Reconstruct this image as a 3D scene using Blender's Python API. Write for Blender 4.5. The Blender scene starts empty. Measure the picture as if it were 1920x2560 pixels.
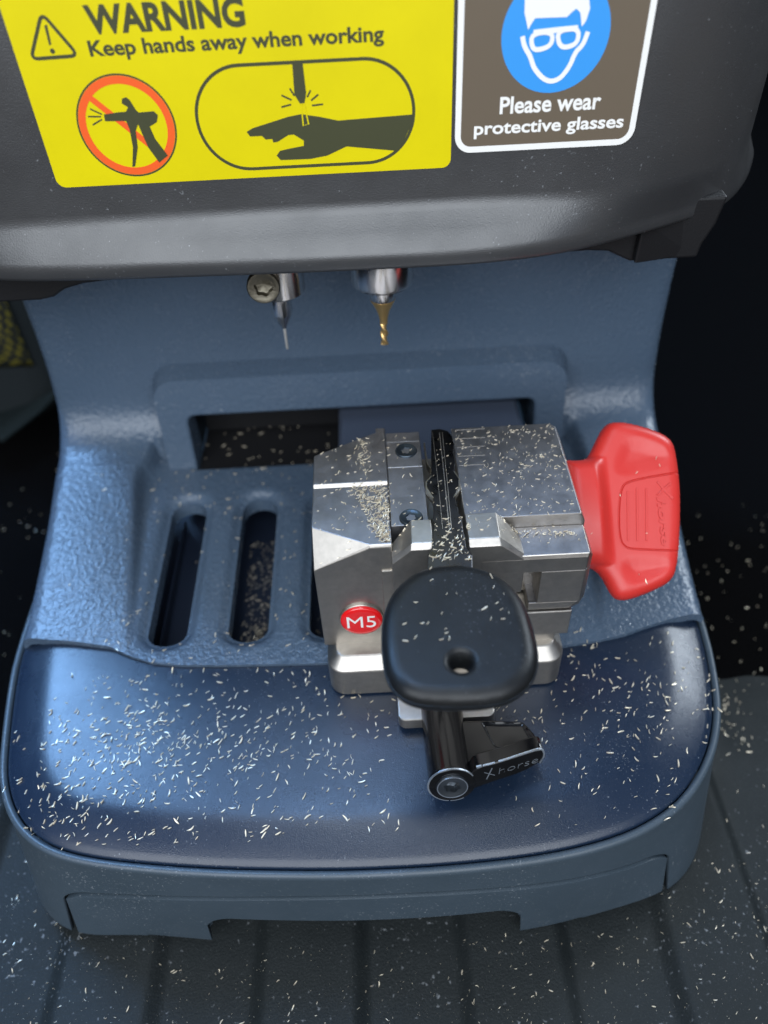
import bpy, bmesh, math, random
import numpy as np
from mathutils import Vector, Matrix
from mathutils.geometry import delaunay_2d_cdt
from mathutils.bvhtree import BVHTree

SC = bpy.context.scene
COL = SC.collection
U = 0.01                      # everything below is written in centimetres
R = math.radians
rng = random.Random(7)
nrng = np.random.default_rng(7)

# ------------------------------------------------------------------ camera
F_PX, PITCH, ROLL, CAM_H = 1980.0, R(44.5), R(3.0), 25.0
FW = np.array([0, math.cos(PITCH), -math.sin(PITCH)])
_u0 = np.cross(np.array([1., 0, 0]), FW)
CR = math.cos(-ROLL) * np.array([1., 0, 0]) + math.sin(-ROLL) * _u0
CU = -math.sin(-ROLL) * np.array([1., 0, 0]) + math.cos(-ROLL) * _u0
CAM = np.array([0, 0, CAM_H])
cam_d = bpy.data.cameras.new('camera')
cam = bpy.data.objects.new('camera', cam_d); COL.objects.link(cam)
cam_d.sensor_fit = 'AUTO'; cam_d.sensor_width = 36.0
cam_d.lens = 36.0 * F_PX / 2560
cam_d.clip_start = 0.005; cam_d.clip_end = 20
cam.matrix_world = Matrix(((CR[0], CU[0], -FW[0], 0), (CR[1], CU[1], -FW[1], 0),
                           (CR[2], CU[2], -FW[2], CAM_H * U), (0, 0, 0, 1)))
cam_d.dof.use_dof = True
cam_d.dof.focus_distance = 0.207
cam_d.dof.aperture_fstop = 8.4
SC.camera = cam

# ------------------------------------------------------------------ light
w = bpy.data.worlds.new('World'); SC.world = w; w.use_nodes = True
_nt = w.node_tree; _bg = _nt.nodes['Background']; _bg.inputs[1].default_value = 0.30
_tc = _nt.nodes.new('ShaderNodeTexCoord'); _sx = _nt.nodes.new('ShaderNodeSeparateXYZ'); _rp = _nt.nodes.new('ShaderNodeValToRGB')
_mr = _nt.nodes.new('ShaderNodeMapRange'); _mr.inputs['From Min'].default_value = -1; _mr.inputs['From Max'].default_value = 1
_nt.links.new(_tc.outputs['Generated'], _sx.inputs[0]); _nt.links.new(_sx.outputs['Z'], _mr.inputs['Value'])
_nt.links.new(_mr.outputs['Result'], _rp.inputs['Fac'])
_my = _nt.nodes.new('ShaderNodeMapRange'); _my.inputs['From Min'].default_value = 0.25; _my.inputs['From Max'].default_value = -0.45
_my.inputs['To Min'].default_value = 0.10; _my.inputs['To Max'].default_value = 1.0
_nt.links.new(_sx.outputs['Y'], _my.inputs['Value'])
_vm = _nt.nodes.new('ShaderNodeVectorMath'); _vm.operation = 'SCALE'
_nt.links.new(_rp.outputs['Color'], _vm.inputs[0]); _nt.links.new(_my.outputs['Result'], _vm.inputs['Scale'])
_nt.links.new(_vm.outputs['Vector'], _bg.inputs[0])
_rp.color_ramp.elements[0].position = 0.42; _rp.color_ramp.elements[0].color = (0.62, 0.50, 0.38, 1)      # warm tint added below the horizon to warm the steel fronts
_rp.color_ramp.elements[1].position = 0.62; _rp.color_ramp.elements[1].color = (0.55, 0.68, 0.92, 1)      # sky

def area(name, loc, target, sx, sy, power, color):
    d = bpy.data.lights.new(name, 'AREA'); d.shape = 'RECTANGLE'
    d.size = sx * U; d.size_y = sy * U; d.energy = power; d.color = color
    o = bpy.data.objects.new(name, d); COL.objects.link(o)
    l = Vector(loc) * U; t = Vector(target) * U
    o.location = l
    o.rotation_euler = (t - l).to_track_quat('-Z', 'Y').to_euler()
    return o
area('hatch_daylight', (-10, -56, 66), (0, 16, 8), 130, 78, 9.6, (0.90, 0.95, 1.0))
area('side_window_daylight', (-44, 54, 66), (-3, 13, 6), 26, 26, 4.8, (0.27, 0.54, 1.0))
area('plate_patch_fill', (-9, 44, 96), (-2, 12, 6), 24, 20, 1.9, (0.32, 0.56, 1.0))  # unseen lamp added for the bright patch in mid base plate
area('head_band_fill', (-6, 12, 125), (-2, 14, 6), 60, 30, 2.0, (0.80, 0.90, 1.0))  # unseen lamp added to brighten the head's lower band
area('far_window_daylight', (66, 56, 52), (6, 12, 6), 26, 20, 2.6, (0.80, 0.90, 1.0))

SC.view_settings.view_transform = 'Standard'
SC.view_settings.look = 'None'
SC.view_settings.exposure = 0.68
SC.view_settings.gamma = 1.0

# ------------------------------------------------------------------ photo pixel -> point on a real plane
S_ = 1659 / 1920
def ray(x, y):
    x /= S_; y /= S_
    d = FW * F_PX + CR * (x - 960) - CU * (y - 1280)
    return d / np.linalg.norm(d)
def atz(x, y, z):
    d = ray(x, y); return CAM + d * ((z - CAM[2]) / d[2])
def aty(x, y, Y):
    d = ray(x, y); return CAM + d * ((Y - CAM[1]) / d[1])
def atp(x, y, c, n):
    d = ray(x, y); n = np.asarray(n, float); return CAM + d * (((np.asarray(c) - CAM) @ n) / (d @ n))
def zm(x0, y0, k):                       # coordinates read in an enlarged crop
    return lambda X, Y: ((x0 + X * k) * S_, (y0 + Y * k) * S_)
Z1 = zm(0, 0, 1150 / 1659); Z2 = zm(1050, 0, 870 / 1659)
Z4 = zm(740, 1020, 760 / 1659); Z5 = zm(740, 1400, 760 / 1659); Z6 = zm(1300, 1000, 620 / 1659)
Z3 = zm(500, 600, 700 / 1659)

# ------------------------------------------------------------------ materials
def mat(name, col, rough=0.5, metal=0.0, bump=None, var=None, spec=0.5, coat=0.0, rvar=0.0, dust=None):
    m = bpy.data.materials.new(name); m.use_nodes = True
    nt = m.node_tree; b = nt.nodes['Principled BSDF']
    b.inputs['Base Color'].default_value = (*col, 1); b.inputs['Roughness'].default_value = rough
    b.inputs['Metallic'].default_value = metal; b.inputs['Specular IOR Level'].default_value = spec
    b.inputs['Coat Weight'].default_value = coat
    tc = nt.nodes.new('ShaderNodeTexCoord')
    def noise(scale, detail=3, rough_=0.55, stretch=None):
        n = nt.nodes.new('ShaderNodeTexNoise'); n.inputs['Scale'].default_value = scale
        n.inputs['Detail'].default_value = detail; n.inputs['Roughness'].default_value = rough_
        src = tc.outputs['Object']
        if stretch:
            mp = nt.nodes.new('ShaderNodeMapping'); mp.inputs['Scale'].default_value = stretch
            nt.links.new(src, mp.inputs['Vector']); src = mp.outputs['Vector']
        nt.links.new(src, n.inputs['Vector'])
        return n
    last = None
    for bp in (bump or []):
        n = noise(bp[0], bp[3] if len(bp) > 3 else 3, 0.55, bp[4] if len(bp) > 4 else None)
        k = nt.nodes.new('ShaderNodeBump'); k.inputs['Strength'].default_value = bp[1]
        k.inputs['Distance'].default_value = bp[2]
        nt.links.new(n.outputs['Fac'], k.inputs['Height'])
        if last: nt.links.new(last.outputs['Normal'], k.inputs['Normal'])
        last = k
    if last: nt.links.new(last.outputs['Normal'], b.inputs['Normal'])
    if var:
        n = noise(var[0], 6, 0.6); rp = nt.nodes.new('ShaderNodeValToRGB')
        rp.color_ramp.elements[0].position = var[2] if len(var) > 2 else 0.3
        rp.color_ramp.elements[1].position = var[3] if len(var) > 3 else 0.7
        rp.color_ramp.elements[0].color = (*col, 1); rp.color_ramp.elements[1].color = (*var[1], 1)
        nt.links.new(n.outputs['Fac'], rp.inputs['Fac']); nt.links.new(rp.outputs['Color'], b.inputs['Base Color'])
    if dust:                                  # real dust specks and smears lying on the surface
        src = b.inputs['Base Color'].links[0].from_socket if b.inputs['Base Color'].links else None
        n1 = noise(dust[0], 2, 0.5); n2 = noise(dust[0] * 0.03, 4, 0.6); ad = nt.nodes.new('ShaderNodeMath'); ad.operation = 'MULTIPLY_ADD'
        ad.inputs[1].default_value = 0.35; nt.links.new(n2.outputs['Fac'], ad.inputs[0]); nt.links.new(n1.outputs['Fac'], ad.inputs[2])
        mr = nt.nodes.new('ShaderNodeMapRange'); mr.inputs['From Min'].default_value = dust[1]; mr.inputs['From Max'].default_value = dust[1] + 0.12
        mr.inputs['To Max'].default_value = dust[2]; nt.links.new(ad.outputs[0], mr.inputs['Value'])
        mx = nt.nodes.new('ShaderNodeMix'); mx.data_type = 'RGBA'; mx.inputs[6].default_value = (*col, 1); mx.inputs[7].default_value = (0.34, 0.36, 0.38, 1)
        if src: nt.links.new(src, mx.inputs[6])
        nt.links.new(mr.outputs['Result'], mx.inputs[0]); nt.links.new(mx.outputs[2], b.inputs['Base Color'])
    if rvar:
        n = noise(rvar[0], 5, 0.6); mr = nt.nodes.new('ShaderNodeMapRange')
        mr.inputs['From Min'].default_value = 0.3; mr.inputs['From Max'].default_value = 0.7
        mr.inputs['To Min'].default_value = rough - rvar[1]; mr.inputs['To Max'].default_value = rough + rvar[1]
        nt.links.new(n.outputs['Fac'], mr.inputs['Value']); nt.links.new(mr.outputs['Result'], b.inputs['Roughness'])
    return m

M = {}
M['housing'] = mat('textured_blue_plastic', (0.060, 0.090, 0.132), 0.26, bump=[(640, 0.58, 0.0007, 2), (2600, 0.25, 0.0002, 2)], rvar=(90, 0.06), dust=(1500, 0.84, 0.7))
M['plate'] = mat('satin_dark_blue_plastic', (0.008, 0.016, 0.033), 0.27, bump=[(3200, 0.45, 0.00012, 2)], rvar=(60, 0.05), dust=(1700, 0.865, 0.45))
M['skirt'] = mat('matt_slate_plastic', (0.034, 0.050, 0.065), 0.44, bump=[(3000, 0.25, 0.00012, 2)], rvar=(80, 0.06), var=(70, (0.040, 0.057, 0.074)), dust=(1500, 0.84, 0.4))
M['head'] = mat('charcoal_head_plastic', (0.036, 0.037, 0.039), 0.34, bump=[(2600, 0.4, 0.00014, 2)], rvar=(70, 0.06), spec=0.75, dust=(1200, 0.88, 0.4))
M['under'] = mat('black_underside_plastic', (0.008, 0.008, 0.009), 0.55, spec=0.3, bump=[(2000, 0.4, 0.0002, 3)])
M['inside'] = mat('dark_navy_tray_plastic', (0.012, 0.018, 0.034), 0.35, bump=[(1500, 0.2, 0.0001, 2)])
M['carriage'] = mat('anodised_carriage_metal', (0.10, 0.125, 0.18), 0.42, metal=0.6, bump=[(3000, 0.2, 0.0001, 2)])
M['steel'] = mat('machined_steel', (0.47, 0.44, 0.40), 0.42, metal=1.0, bump=[(1600, 0.30, 0.00005, 3, (0.03, 1, 1)), (5000, 0.2, 0.00005, 2)], rvar=(160, 0.06), var=(500, (0.40, 0.375, 0.34)))
M['steel_top'] = mat('steel_top_reflected', (0.33, 0.33, 0.345), 0.46, metal=1.0, bump=[(1600, 0.25, 0.00005, 3, (1, 0.03, 1)), (4200, 0.25, 0.00006, 2)], rvar=(220, 0.07), var=(300, (0.26, 0.26, 0.275)))  # darker, cooler copy: reflections on upward faces put into the colour
M['chrome'] = mat('polished_tool_steel', (0.70, 0.66, 0.62), 0.19, metal=1.0, bump=[(700, 0.08, 0.0001, 2)])
M['needle'] = mat('bright_needle_steel', (0.80, 0.77, 0.72), 0.42, metal=0.8)
M['gold'] = mat('titanium_nitride_gold', (0.86, 0.56, 0.22), 0.34, metal=0.9)
M['old_screw'] = mat('worn_screw_steel', (0.17, 0.155, 0.12), 0.42, metal=1.0, bump=[(1400, 0.5, 0.0002, 3)])
M['black_screw'] = mat('black_oxide_screw', (0.07, 0.09, 0.11), 0.33, metal=0.9, bump=[(2500, 0.2, 0.0001, 2)])
M['black_gloss'] = mat('gloss_black_enamel', (0.004, 0.004, 0.0045), 0.15, spec=0.35, bump=[(500, 0.05, 0.0001, 2)])
M['zinc_screw'] = mat('worn_zinc_screw', (0.17, 0.19, 0.21), 0.36, metal=1.0, bump=[(2500, 0.3, 0.0001, 3)])
M['worn_edge'] = mat('bare_worn_metal_edge', (0.55, 0.6, 0.66), 0.35, metal=0.9, bump=[(2000, 0.5, 0.0002, 3)])
M['key_metal'] = mat('dark_nickel_key_blade', (0.085, 0.085, 0.09), 0.3, metal=1.0, bump=[(2600, 0.12, 0.00005, 2)], rvar=(300, 0.06))
M['key_cut'] = mat('freshly_cut_key_metal', (0.78, 0.72, 0.60), 0.3, metal=1.0)
M['bow'] = mat('black_rubbery_key_plastic', (0.0065, 0.007, 0.0075), 0.40, bump=[(3800, 0.4, 0.0001, 2)], rvar=(150, 0.07), var=(200, (0.009, 0.010, 0.011)), spec=0.30, dust=(1500, 0.87, 0.3))
M['red'] = mat('red_moulded_plastic', (0.52, 0.026, 0.020), 0.42, bump=[(2600, 0.12, 0.0001, 2)], rvar=(120, 0.07), dust=(1500, 0.88, 0.25))
M['badge_red'] = mat('glossy_red_resin', (0.72, 0.008, 0.010), 0.12, coat=0.6)
M['white_print'] = mat('white_print', (0.80, 0.79, 0.76), 0.5)
M['yellow'] = mat('yellow_label_vinyl', (0.68, 0.575, 0.0), 0.42, spec=0.3, bump=[(1200, 0.05, 0.0001, 2)], var=(60, (0.63, 0.53, 0.0)))
M['ink'] = mat('dark_olive_ink', (0.045, 0.048, 0.018), 0.5)
M['ink_red'] = mat('red_orange_ink', (0.80, 0.10, 0.010), 0.5)
M['label_reflection'] = mat('grey_label_warm_reflection', (0.130, 0.102, 0.072), 0.35)  # warm reflection on dark grey is put into the base colour
M['ink_blue'] = mat('mandatory_blue_ink', (0.03, 0.28, 0.72), 0.5)
M['rubber'] = mat('dusty_black_rubber', (0.0100, 0.0130, 0.0138), 0.62, spec=0.24, bump=[(1500, 0.6, 0.0003, 4), (140, 0.2, 0.0006, 3)], var=(2400, (0.046, 0.054, 0.053), 0.58, 0.8), rvar=(40, 0.08), dust=(700, 0.84, 0.35))
M['shade_carpet'] = mat('shade_black_carpet', (0.002, 0.002, 0.0022), 0.95, spec=0.02, bump=[(900, 0.8, 0.001, 4)])  # the dark of the boot is put into this near-black
M['bag'] = mat('dark_bag_fabric', (0.012, 0.016, 0.018), 0.7, spec=0.2, bump=[(700, 0.6, 0.0006, 3)])
M['web'] = mat('grey_green_webbing', (0.007, 0.011, 0.012), 0.85, spec=0.1, bump=[(500, 0.9, 0.0008, 1)])
M['chip'] = mat('cut_metal_shaving', (0.78, 0.70, 0.54), 0.36, metal=0.5, var=(700, (0.45, 0.36, 0.27), 0.42, 0.75))

def weave_material():
    m = bpy.data.materials.new('yellow_black_mesh_weave'); m.use_nodes = True
    nt = m.node_tree; b = nt.nodes['Principled BSDF']; b.inputs['Roughness'].default_value = 0.6
    tc = nt.nodes.new('ShaderNodeTexCoord')
    mp = nt.nodes.new('ShaderNodeMapping'); mp.inputs['Scale'].default_value = (330, 330, 470)
    mp.inputs['Rotation'].default_value = (0.2, 0.3, 0.2)
    vo = nt.nodes.new('ShaderNodeTexVoronoi'); vo.inputs['Scale'].default_value = 1.0
    vo.inputs['Randomness'].default_value = 0.25
    rp = nt.nodes.new('ShaderNodeValToRGB'); e = rp.color_ramp.elements
    e[0].position = 0.30; e[0].color = (0.13, 0.112, 0.008, 1); e[1].position = 0.48; e[1].color = (0.008, 0.01, 0.008, 1)
    nt.links.new(tc.outputs['Object'], mp.inputs['Vector']); nt.links.new(mp.outputs['Vector'], vo.inputs['Vector'])
    nt.links.new(vo.outputs['Distance'], rp.inputs['Fac']); nt.links.new(rp.outputs['Color'], b.inputs['Base Color'])
    return m
M['weave'] = weave_material()

# ------------------------------------------------------------------ builders
ROOT = {}
def thing(name, label, cat, loc):
    o = bpy.data.objects.new(name, None); COL.objects.link(o)
    o.empty_display_size = 0.01; o.location = Vector(loc) * U
    o['label'] = label; o['category'] = cat
    return o
def origin(o):
    p = Vector((0, 0, 0))
    while o is not None: p = p + o.location; o = o.parent
    return p
def mesh_obj(name, verts, faces, m, parent=None, smooth=None, bevel=None, label=None, solid=None, seg=2, subsurf=0):
    """verts in world centimetres -> one mesh object; a child keeps its parent's origin"""
    me = bpy.data.meshes.new(name)
    off = origin(parent) if parent is not None else Vector((0, 0, 0))
    me.from_pydata([(Vector(v) * U - off) for v in verts], [], [tuple(int(i) for i in f) for f in faces])
    me.validate()
    bm = bmesh.new(); bm.from_mesh(me)
    bmesh.ops.remove_doubles(bm, verts=bm.verts, dist=1e-7)
    bmesh.ops.recalc_face_normals(bm, faces=bm.faces); bm.to_mesh(me); bm.free()
    me.materials.append(m)
    o = bpy.data.objects.new(name, me); COL.objects.link(o)
    if parent is not None: o.parent = parent
    if label: o['label'] = label
    if solid:
        k = o.modifiers.new('t', 'SOLIDIFY'); k.thickness = solid * U; k.offset = -1
    if bevel:
        k = o.modifiers.new('b', 'BEVEL'); k.width = bevel * U; k.segments = seg; k.limit_method = 'ANGLE'; k.angle_limit = R(28)
        k.harden_normals = False
    if smooth is not None:
        me.polygons.foreach_set('use_smooth', [True] * len(me.polygons))
        try: me.set_sharp_from_angle(angle=R(smooth))
        except Exception: pass
    return o
def top_tone(o, m, lim=0.95):  # gives level faces the steel copy with the painted top tone
    o.data.materials.append(m)
    for p in o.data.polygons:
        if abs(p.normal.z) > lim: p.material_index = 1
    return o
class MB:
    def __init__(s): s.v = []; s.f = []
    def add(s, v, f):
        n = len(s.v); s.v += [tuple(map(float, p)) for p in v]; s.f += [tuple(int(i) + n for i in q) for q in f]; return s
    def box(s, x0, x1, y0, y1, z0, z1):
        v = [(x, y, z) for x in (x0, x1) for y in (y0, y1) for z in (z0, z1)]
        return s.add(v, [(0, 1, 3, 2), (4, 6, 7, 5), (0, 4, 5, 1), (2, 3, 7, 6), (0, 2, 6, 4), (1, 5, 7, 3)])
    def hull(s, pts):
        bm = bmesh.new()
        for p in pts: bm.verts.new(p)
        r = bmesh.ops.convex_hull(bm, input=bm.verts)
        for g in list(bm.verts):
            if not g.link_faces: bm.verts.remove(g)
        bmesh.ops.dissolve_limit(bm, angle_limit=R(1.0), verts=bm.verts, edges=bm.edges)
        bm.verts.index_update()
        s.add([v.co for v in bm.verts], [[v.index for v in f.verts] for f in bm.faces]); bm.free(); return s
    def lathe(s, prof, c, axis=(0, 0, 1), n=40, twist=None):
        """prof: list of (h along axis, radius)"""
        a = Vector(axis).normalized(); t = a.orthogonal().normalized(); q = a.cross(t)
        v = []; f = []
        for h, r in prof:
            for i in range(n):
                an = 2 * math.pi * i / n
                v.append(Vector(c) + a * h + (t * math.cos(an) + q * math.sin(an)) * r)
        for k in range(len(prof) - 1):
            for i in range(n):
                j = (i + 1) % n; f.append((k * n + i, k * n + j, (k + 1) * n + j, (k + 1) * n + i))
        f.append(tuple(range(n))); f.append(tuple((len(prof) - 1) * n + i for i in range(n)))
        return s.add(v, f)
    def prism(s, poly, fr, d0, d1):
        """poly of (u,v) in frame fr=(origin,U,V,N) between depths d0,d1"""
        o, a, b, n = [np.asarray(t, float) for t in fr]; k = len(poly)
        v = [o + a * p[0] + b * p[1] + n * d for d in (d0, d1) for p in poly]
        f = [tuple(range(k)), tuple(k + i for i in range(k))] + [(i, (i + 1) % k, k + (i + 1) % k, k + i) for i in range(k)]
        return s.add(v, f)
    def ribbon(s, pts, wd, fr, d0, d1, closed=False):
        pts = [np.asarray(p, float) for p in pts]; n = len(pts); L = []; Rr = []
        for i in range(n):
            p0 = pts[i - 1] if (i > 0 or closed) else pts[i]; p1 = pts[(i + 1) % n] if (i < n - 1 or closed) else pts[i]
            t = p1 - p0; t = t / (np.linalg.norm(t) + 1e-9); q = np.array([-t[1], t[0]])
            L.append(pts[i] + q * wd / 2); Rr.append(pts[i] - q * wd / 2)
        o, a, b, nn = [np.asarray(t, float) for t in fr]
        P3 = lambda p, d: o + a * p[0] + b * p[1] + nn * d
        v = []
        for i in range(n): v += [P3(L[i], d0), P3(Rr[i], d0), P3(L[i], d1), P3(Rr[i], d1)]
        f = []
        for i in range(n if closed else n - 1):
            j = (i + 1) % n; a0, b0 = 4 * i, 4 * j
            f += [(a0, b0, b0 + 1, a0 + 1), (a0 + 2, a0 + 3, b0 + 3, b0 + 2), (a0, a0 + 2, b0 + 2, b0), (a0 + 1, b0 + 1, b0 + 3, a0 + 3)]
        if not closed:
            f += [(0, 1, 3, 2), (4 * n - 4, 4 * n - 2, 4 * n - 1, 4 * n - 3)]
        return s.add(v, f)
    def obj(s, name, m, parent=None, **k): return mesh_obj(name, s.v, s.f, m, parent, **k)

def rrect(x0, x1, y0, y1, r, n=8):
    out = []
    for cx, cy, a0 in ((x1 - r, y0 + r, -90), (x1 - r, y1 - r, 0), (x0 + r, y1 - r, 90), (x0 + r, y0 + r, 180)):
        for i in range(n + 1):
            a = R(a0 + 90 * i / n); out.append((cx + r * math.cos(a), cy + r * math.sin(a)))
    return out
def smooth_poly(pts, it=2, closed=True):
    pts = [np.asarray(p, float) for p in pts]
    for _ in range(it):
        o = []
        n = len(pts)
        rngi = range(n if closed else n - 1)
        if not closed: o.append(pts[0])
        for i in rngi:
            a, b = pts[i], pts[(i + 1) % n]; o += [a * .75 + b * .25, a * .25 + b * .75]
        if not closed: o.append(pts[-1])
        pts = o
    return pts
def resample(pts, step, closed=True):
    pts = [np.asarray(p, float) for p in pts]; out = []
    n = len(pts)
    for i in range(n if closed else n - 1):
        a, b = pts[i], pts[(i + 1) % n]; k = max(1, int(np.ceil(np.linalg.norm(b - a) / step)))
        for j in range(k): out.append(a + (b - a) * j / k)
    if not closed: out.append(pts[-1])
    return out
def inside(P, poly):
    P = np.asarray(P); poly = np.asarray(poly); x, y = P[:, 0], P[:, 1]; c = np.zeros(len(P), bool)
    n = len(poly)
    for i in range(n):
        x0, y0 = poly[i]; x1, y1 = poly[(i + 1) % n]
        if y0 == y1: continue
        k = ((y0 > y) != (y1 > y)) & (x < (x1 - x0) * (y - y0) / (y1 - y0) + x0); c ^= k
    return c
def dist(P, poly, closed=True):
    P = np.asarray(P, float); poly = np.asarray(poly, float); d = np.full(len(P), 1e9); n = len(poly)
    for i in range(n if closed else n - 1):
        a = poly[i]; b = poly[(i + 1) % n]; ab = b - a; L = ab @ ab
        if L < 1e-12: continue
        t = np.clip(((P - a) @ ab) / L, 0, 1); d = np.minimum(d, np.linalg.norm(P - a - t[:, None] * ab, axis=1))
    return d
def sdf(P, poly): return np.where(inside(P, poly), -1, 1) * dist(P, poly)     # negative inside
def cdt(outer, holes, pts):
    """triangulate the region; returns points (n,2) and triangles"""
    vs = []; es = []
    for lp in [outer] + holes:
        b = len(vs); vs += [Vector((float(p[0]), float(p[1]))) for p in lp]; es += [(b + i, b + (i + 1) % len(lp)) for i in range(len(lp))]
    vs += [Vector((float(p[0]), float(p[1]))) for p in pts]
    v, e, f, *_ = delaunay_2d_cdt(vs, es, [], 0, 1e-6)
    V = np.array([(p[0], p[1]) for p in v]); T = np.array([t for t in f if len(t) == 3])
    c = V[T].mean(1); k = inside(c, outer)
    for h in holes: k &= ~inside(c, h)
    return V, T[k]
def grid_pts(outer, holes, step, keep=0.5):
    o = np.asarray(outer); xs = np.arange(o[:, 0].min(), o[:, 0].max(), step); ys = np.arange(o[:, 1].min(), o[:, 1].max(), step)
    G = np.array([(x + (step / 2 if j % 2 else 0), y) for j, y in enumerate(ys) for x in xs]); k = sdf(G, outer) < -step * keep
    for h in holes: k &= sdf(G, h) > step * keep
    return G[k]
def pillow(outline, holes, fr, top, bot, step, extra=()):
    """closed solid over an outline: heights top(P,d) above and bot(P,d) below the frame plane, d = inward distance"""
    outline = resample(outline, step); holes = [resample(h, step) for h in holes]
    pts = list(grid_pts(outline, holes, step))
    if len(extra):
        ex = np.array(extra); ex = ex[sdf(ex, outline) < -0.015]; G = np.array(pts); keep = np.ones(len(G), bool)
        for q in ex: keep &= np.linalg.norm(G - q, axis=1) > step * 0.55
        pts = list(G[keep]) + list(ex)
    V, T = cdt(outline, holes, pts)
    d = np.clip(-sdf(V, outline), 0, None)
    dh = np.full(len(V), 1e9)
    for h in holes: dh = np.minimum(dh, np.clip(sdf(V, h), 0, None))
    o, a, b, n = [np.asarray(t, float) for t in fr]
    ht = top(V, d, dh); hb = bot(V, d, dh)
    base = o + V[:, :1] * a + V[:, 1:] * b
    v = list(base + ht[:, None] * n) + list(base + hb[:, None] * n); N = len(V)
    f = [tuple(t) for t in T] + [tuple(t[::-1] + N) for t in T]
    cnt = {}
    for t in T:
        for i in range(3):
            e = (t[i], t[(i + 1) % 3]); k = (min(e), max(e)); cnt[k] = cnt.get(k, 0) + 1
    for (i, j), c in cnt.items():
        if c == 1: f.append((i, j, j + N, i + N))
    return v, f
def ssw(a, b, x):
    t = np.clip((np.asarray(x, float) - a) / (b - a), 0, 1); return t * t * (3 - 2 * t)

FONT = None
def lettering(name, s, m, parent, o, ua, va, na, width, height, depth=0.01, bold=0.0, shear=0.0, space=1.0, label=None):
    """text fitted to width x height with its lower left corner at o, real extruded letters"""
    c = bpy.data.curves.new(name, 'FONT'); c.body = s; c.size = 1; c.extrude = 0.02; c.offset = bold; c.shear = shear
    c.space_character = space; c.resolution_u = 4
    t = bpy.data.objects.new(name, c); COL.objects.link(t)
    dg = bpy.context.evaluated_depsgraph_get(); ev = t.evaluated_get(dg); me = ev.to_mesh()
    P = np.array([v.co[:] for v in me.vertices]); Fc = [tuple(p.vertices) for p in me.polygons]
    ev.to_mesh_clear(); bpy.data.objects.remove(t); bpy.data.curves.remove(c)
    mn = P.min(0); mx = P.max(0)
    k = (P - mn) / (mx - mn)
    o, ua, va, na = [np.asarray(q, float) for q in (o, ua, va, na)]
    V = o + k[:, :1] * ua * width + k[:, 1:2] * va * height + k[:, 2:3] * na * depth
    return mesh_obj(name, V, Fc, m, parent, label=label)

# ================================================================== the setting
def struct(o): o['kind'] = 'structure'; return o
# ribbed rubber mat
xs = np.concatenate([np.arange(-13.6, 15.5, 0.08)])
ys = np.concatenate([np.arange(-30, 2, 4.0), np.arange(2, 28, 0.6), np.arange(28, 80, 4.0)])
def rib(x, y):
    ph = ((x + 10.45) % 5.87); e = 0.62
    r_ = (ssw(0, e, ph) - ssw(2.95, 2.95 + e, ph)) * (1 - ssw(10.3, 10.9, x))
    return -0.38 + 0.38 * r_ + 0.012 * np.sin(x * 3.1 + y * 0.6)
V = [(x, y, float(rib(x, y))) for y in ys for x in xs]; nx = len(xs)
Fm = [(j * nx + i, j * nx + i + 1, (j + 1) * nx + i + 1, (j + 1) * nx + i) for j in range(len(ys) - 1) for i in range(nx - 1)]
V = [(x, y, z - 1.4 * float(ssw(8.0, 12.0 if x < 0 else 17.0, y - 4)) * float(ssw(10.45, 11.6, abs(x)))) for x, y, z in V]  # outer mat sinks so the near-black sheet reads as shade
struct(mesh_obj('floor_mat', V, Fm, M['rubber'], smooth=60))
MB().box(-60, 60, -40, 90, -2.2, -1.1).obj('shade_floor', M['shade_carpet'])['kind'] = 'structure'  # near-black sheet stands in for floor lying in shade
# dark side trim and rear seat back of the boot
mb = MB()
mb.box(-96, -92, -30, 80, -2, 45)
struct(mb.obj('left_trim', M['shade_carpet'], bevel=0.8))
mb = MB(); mb.box(95, 99, 0, 80, -2, 45); struct(mb.obj('right_trim', M['shade_carpet'], bevel=0.8))
mb = MB(); mb.box(-96, 99, 86, 90, -2, 34); struct(mb.obj('seat_back', M['shade_carpet'], bevel=0.8))

# ================================================================== the machine
mach = thing('key_cutting_machine', 'blue grey key cutting machine with yellow warning label, on the black ribbed mat', 'key machine', (-0.9, 16, 0))
# ---- base outline at rim height
rim = [(-12.15, 24.5), (-12.1, 20), (-12.04, 15.4), (-11.84, 13.9), (-11.42, 11.8), (-11.15, 10.9), (-10.72, 10.1), (-10.15, 9.45), (-9.41, 8.95), (-8.49, 8.62), (-7.1, 8.36),
       (-4.82, 8.08), (-2.1, 7.90), (-0.55, 7.86), (1.45, 7.87), (3.83, 8.02), (5.69, 8.38), (6.9, 8.88), (7.83, 9.5), (8.72, 10.5), (9.32, 11.6), (9.69, 12.8), (10.04, 15.0), (10.2, 20), (10.25, 24.5)]
rim = smooth_poly(rim, 2, closed=False)
rim = np.array(resample(rim, 0.09, closed=False))
tan = np.gradient(rim, axis=0); tan /= np.linalg.norm(tan, axis=1)[:, None]
nor = np.stack([tan[:, 1], -tan[:, 0]], 1)           # outward
if nor[len(nor) // 2][1] > 0: nor = -nor
def off(d): return rim + nor * d
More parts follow.
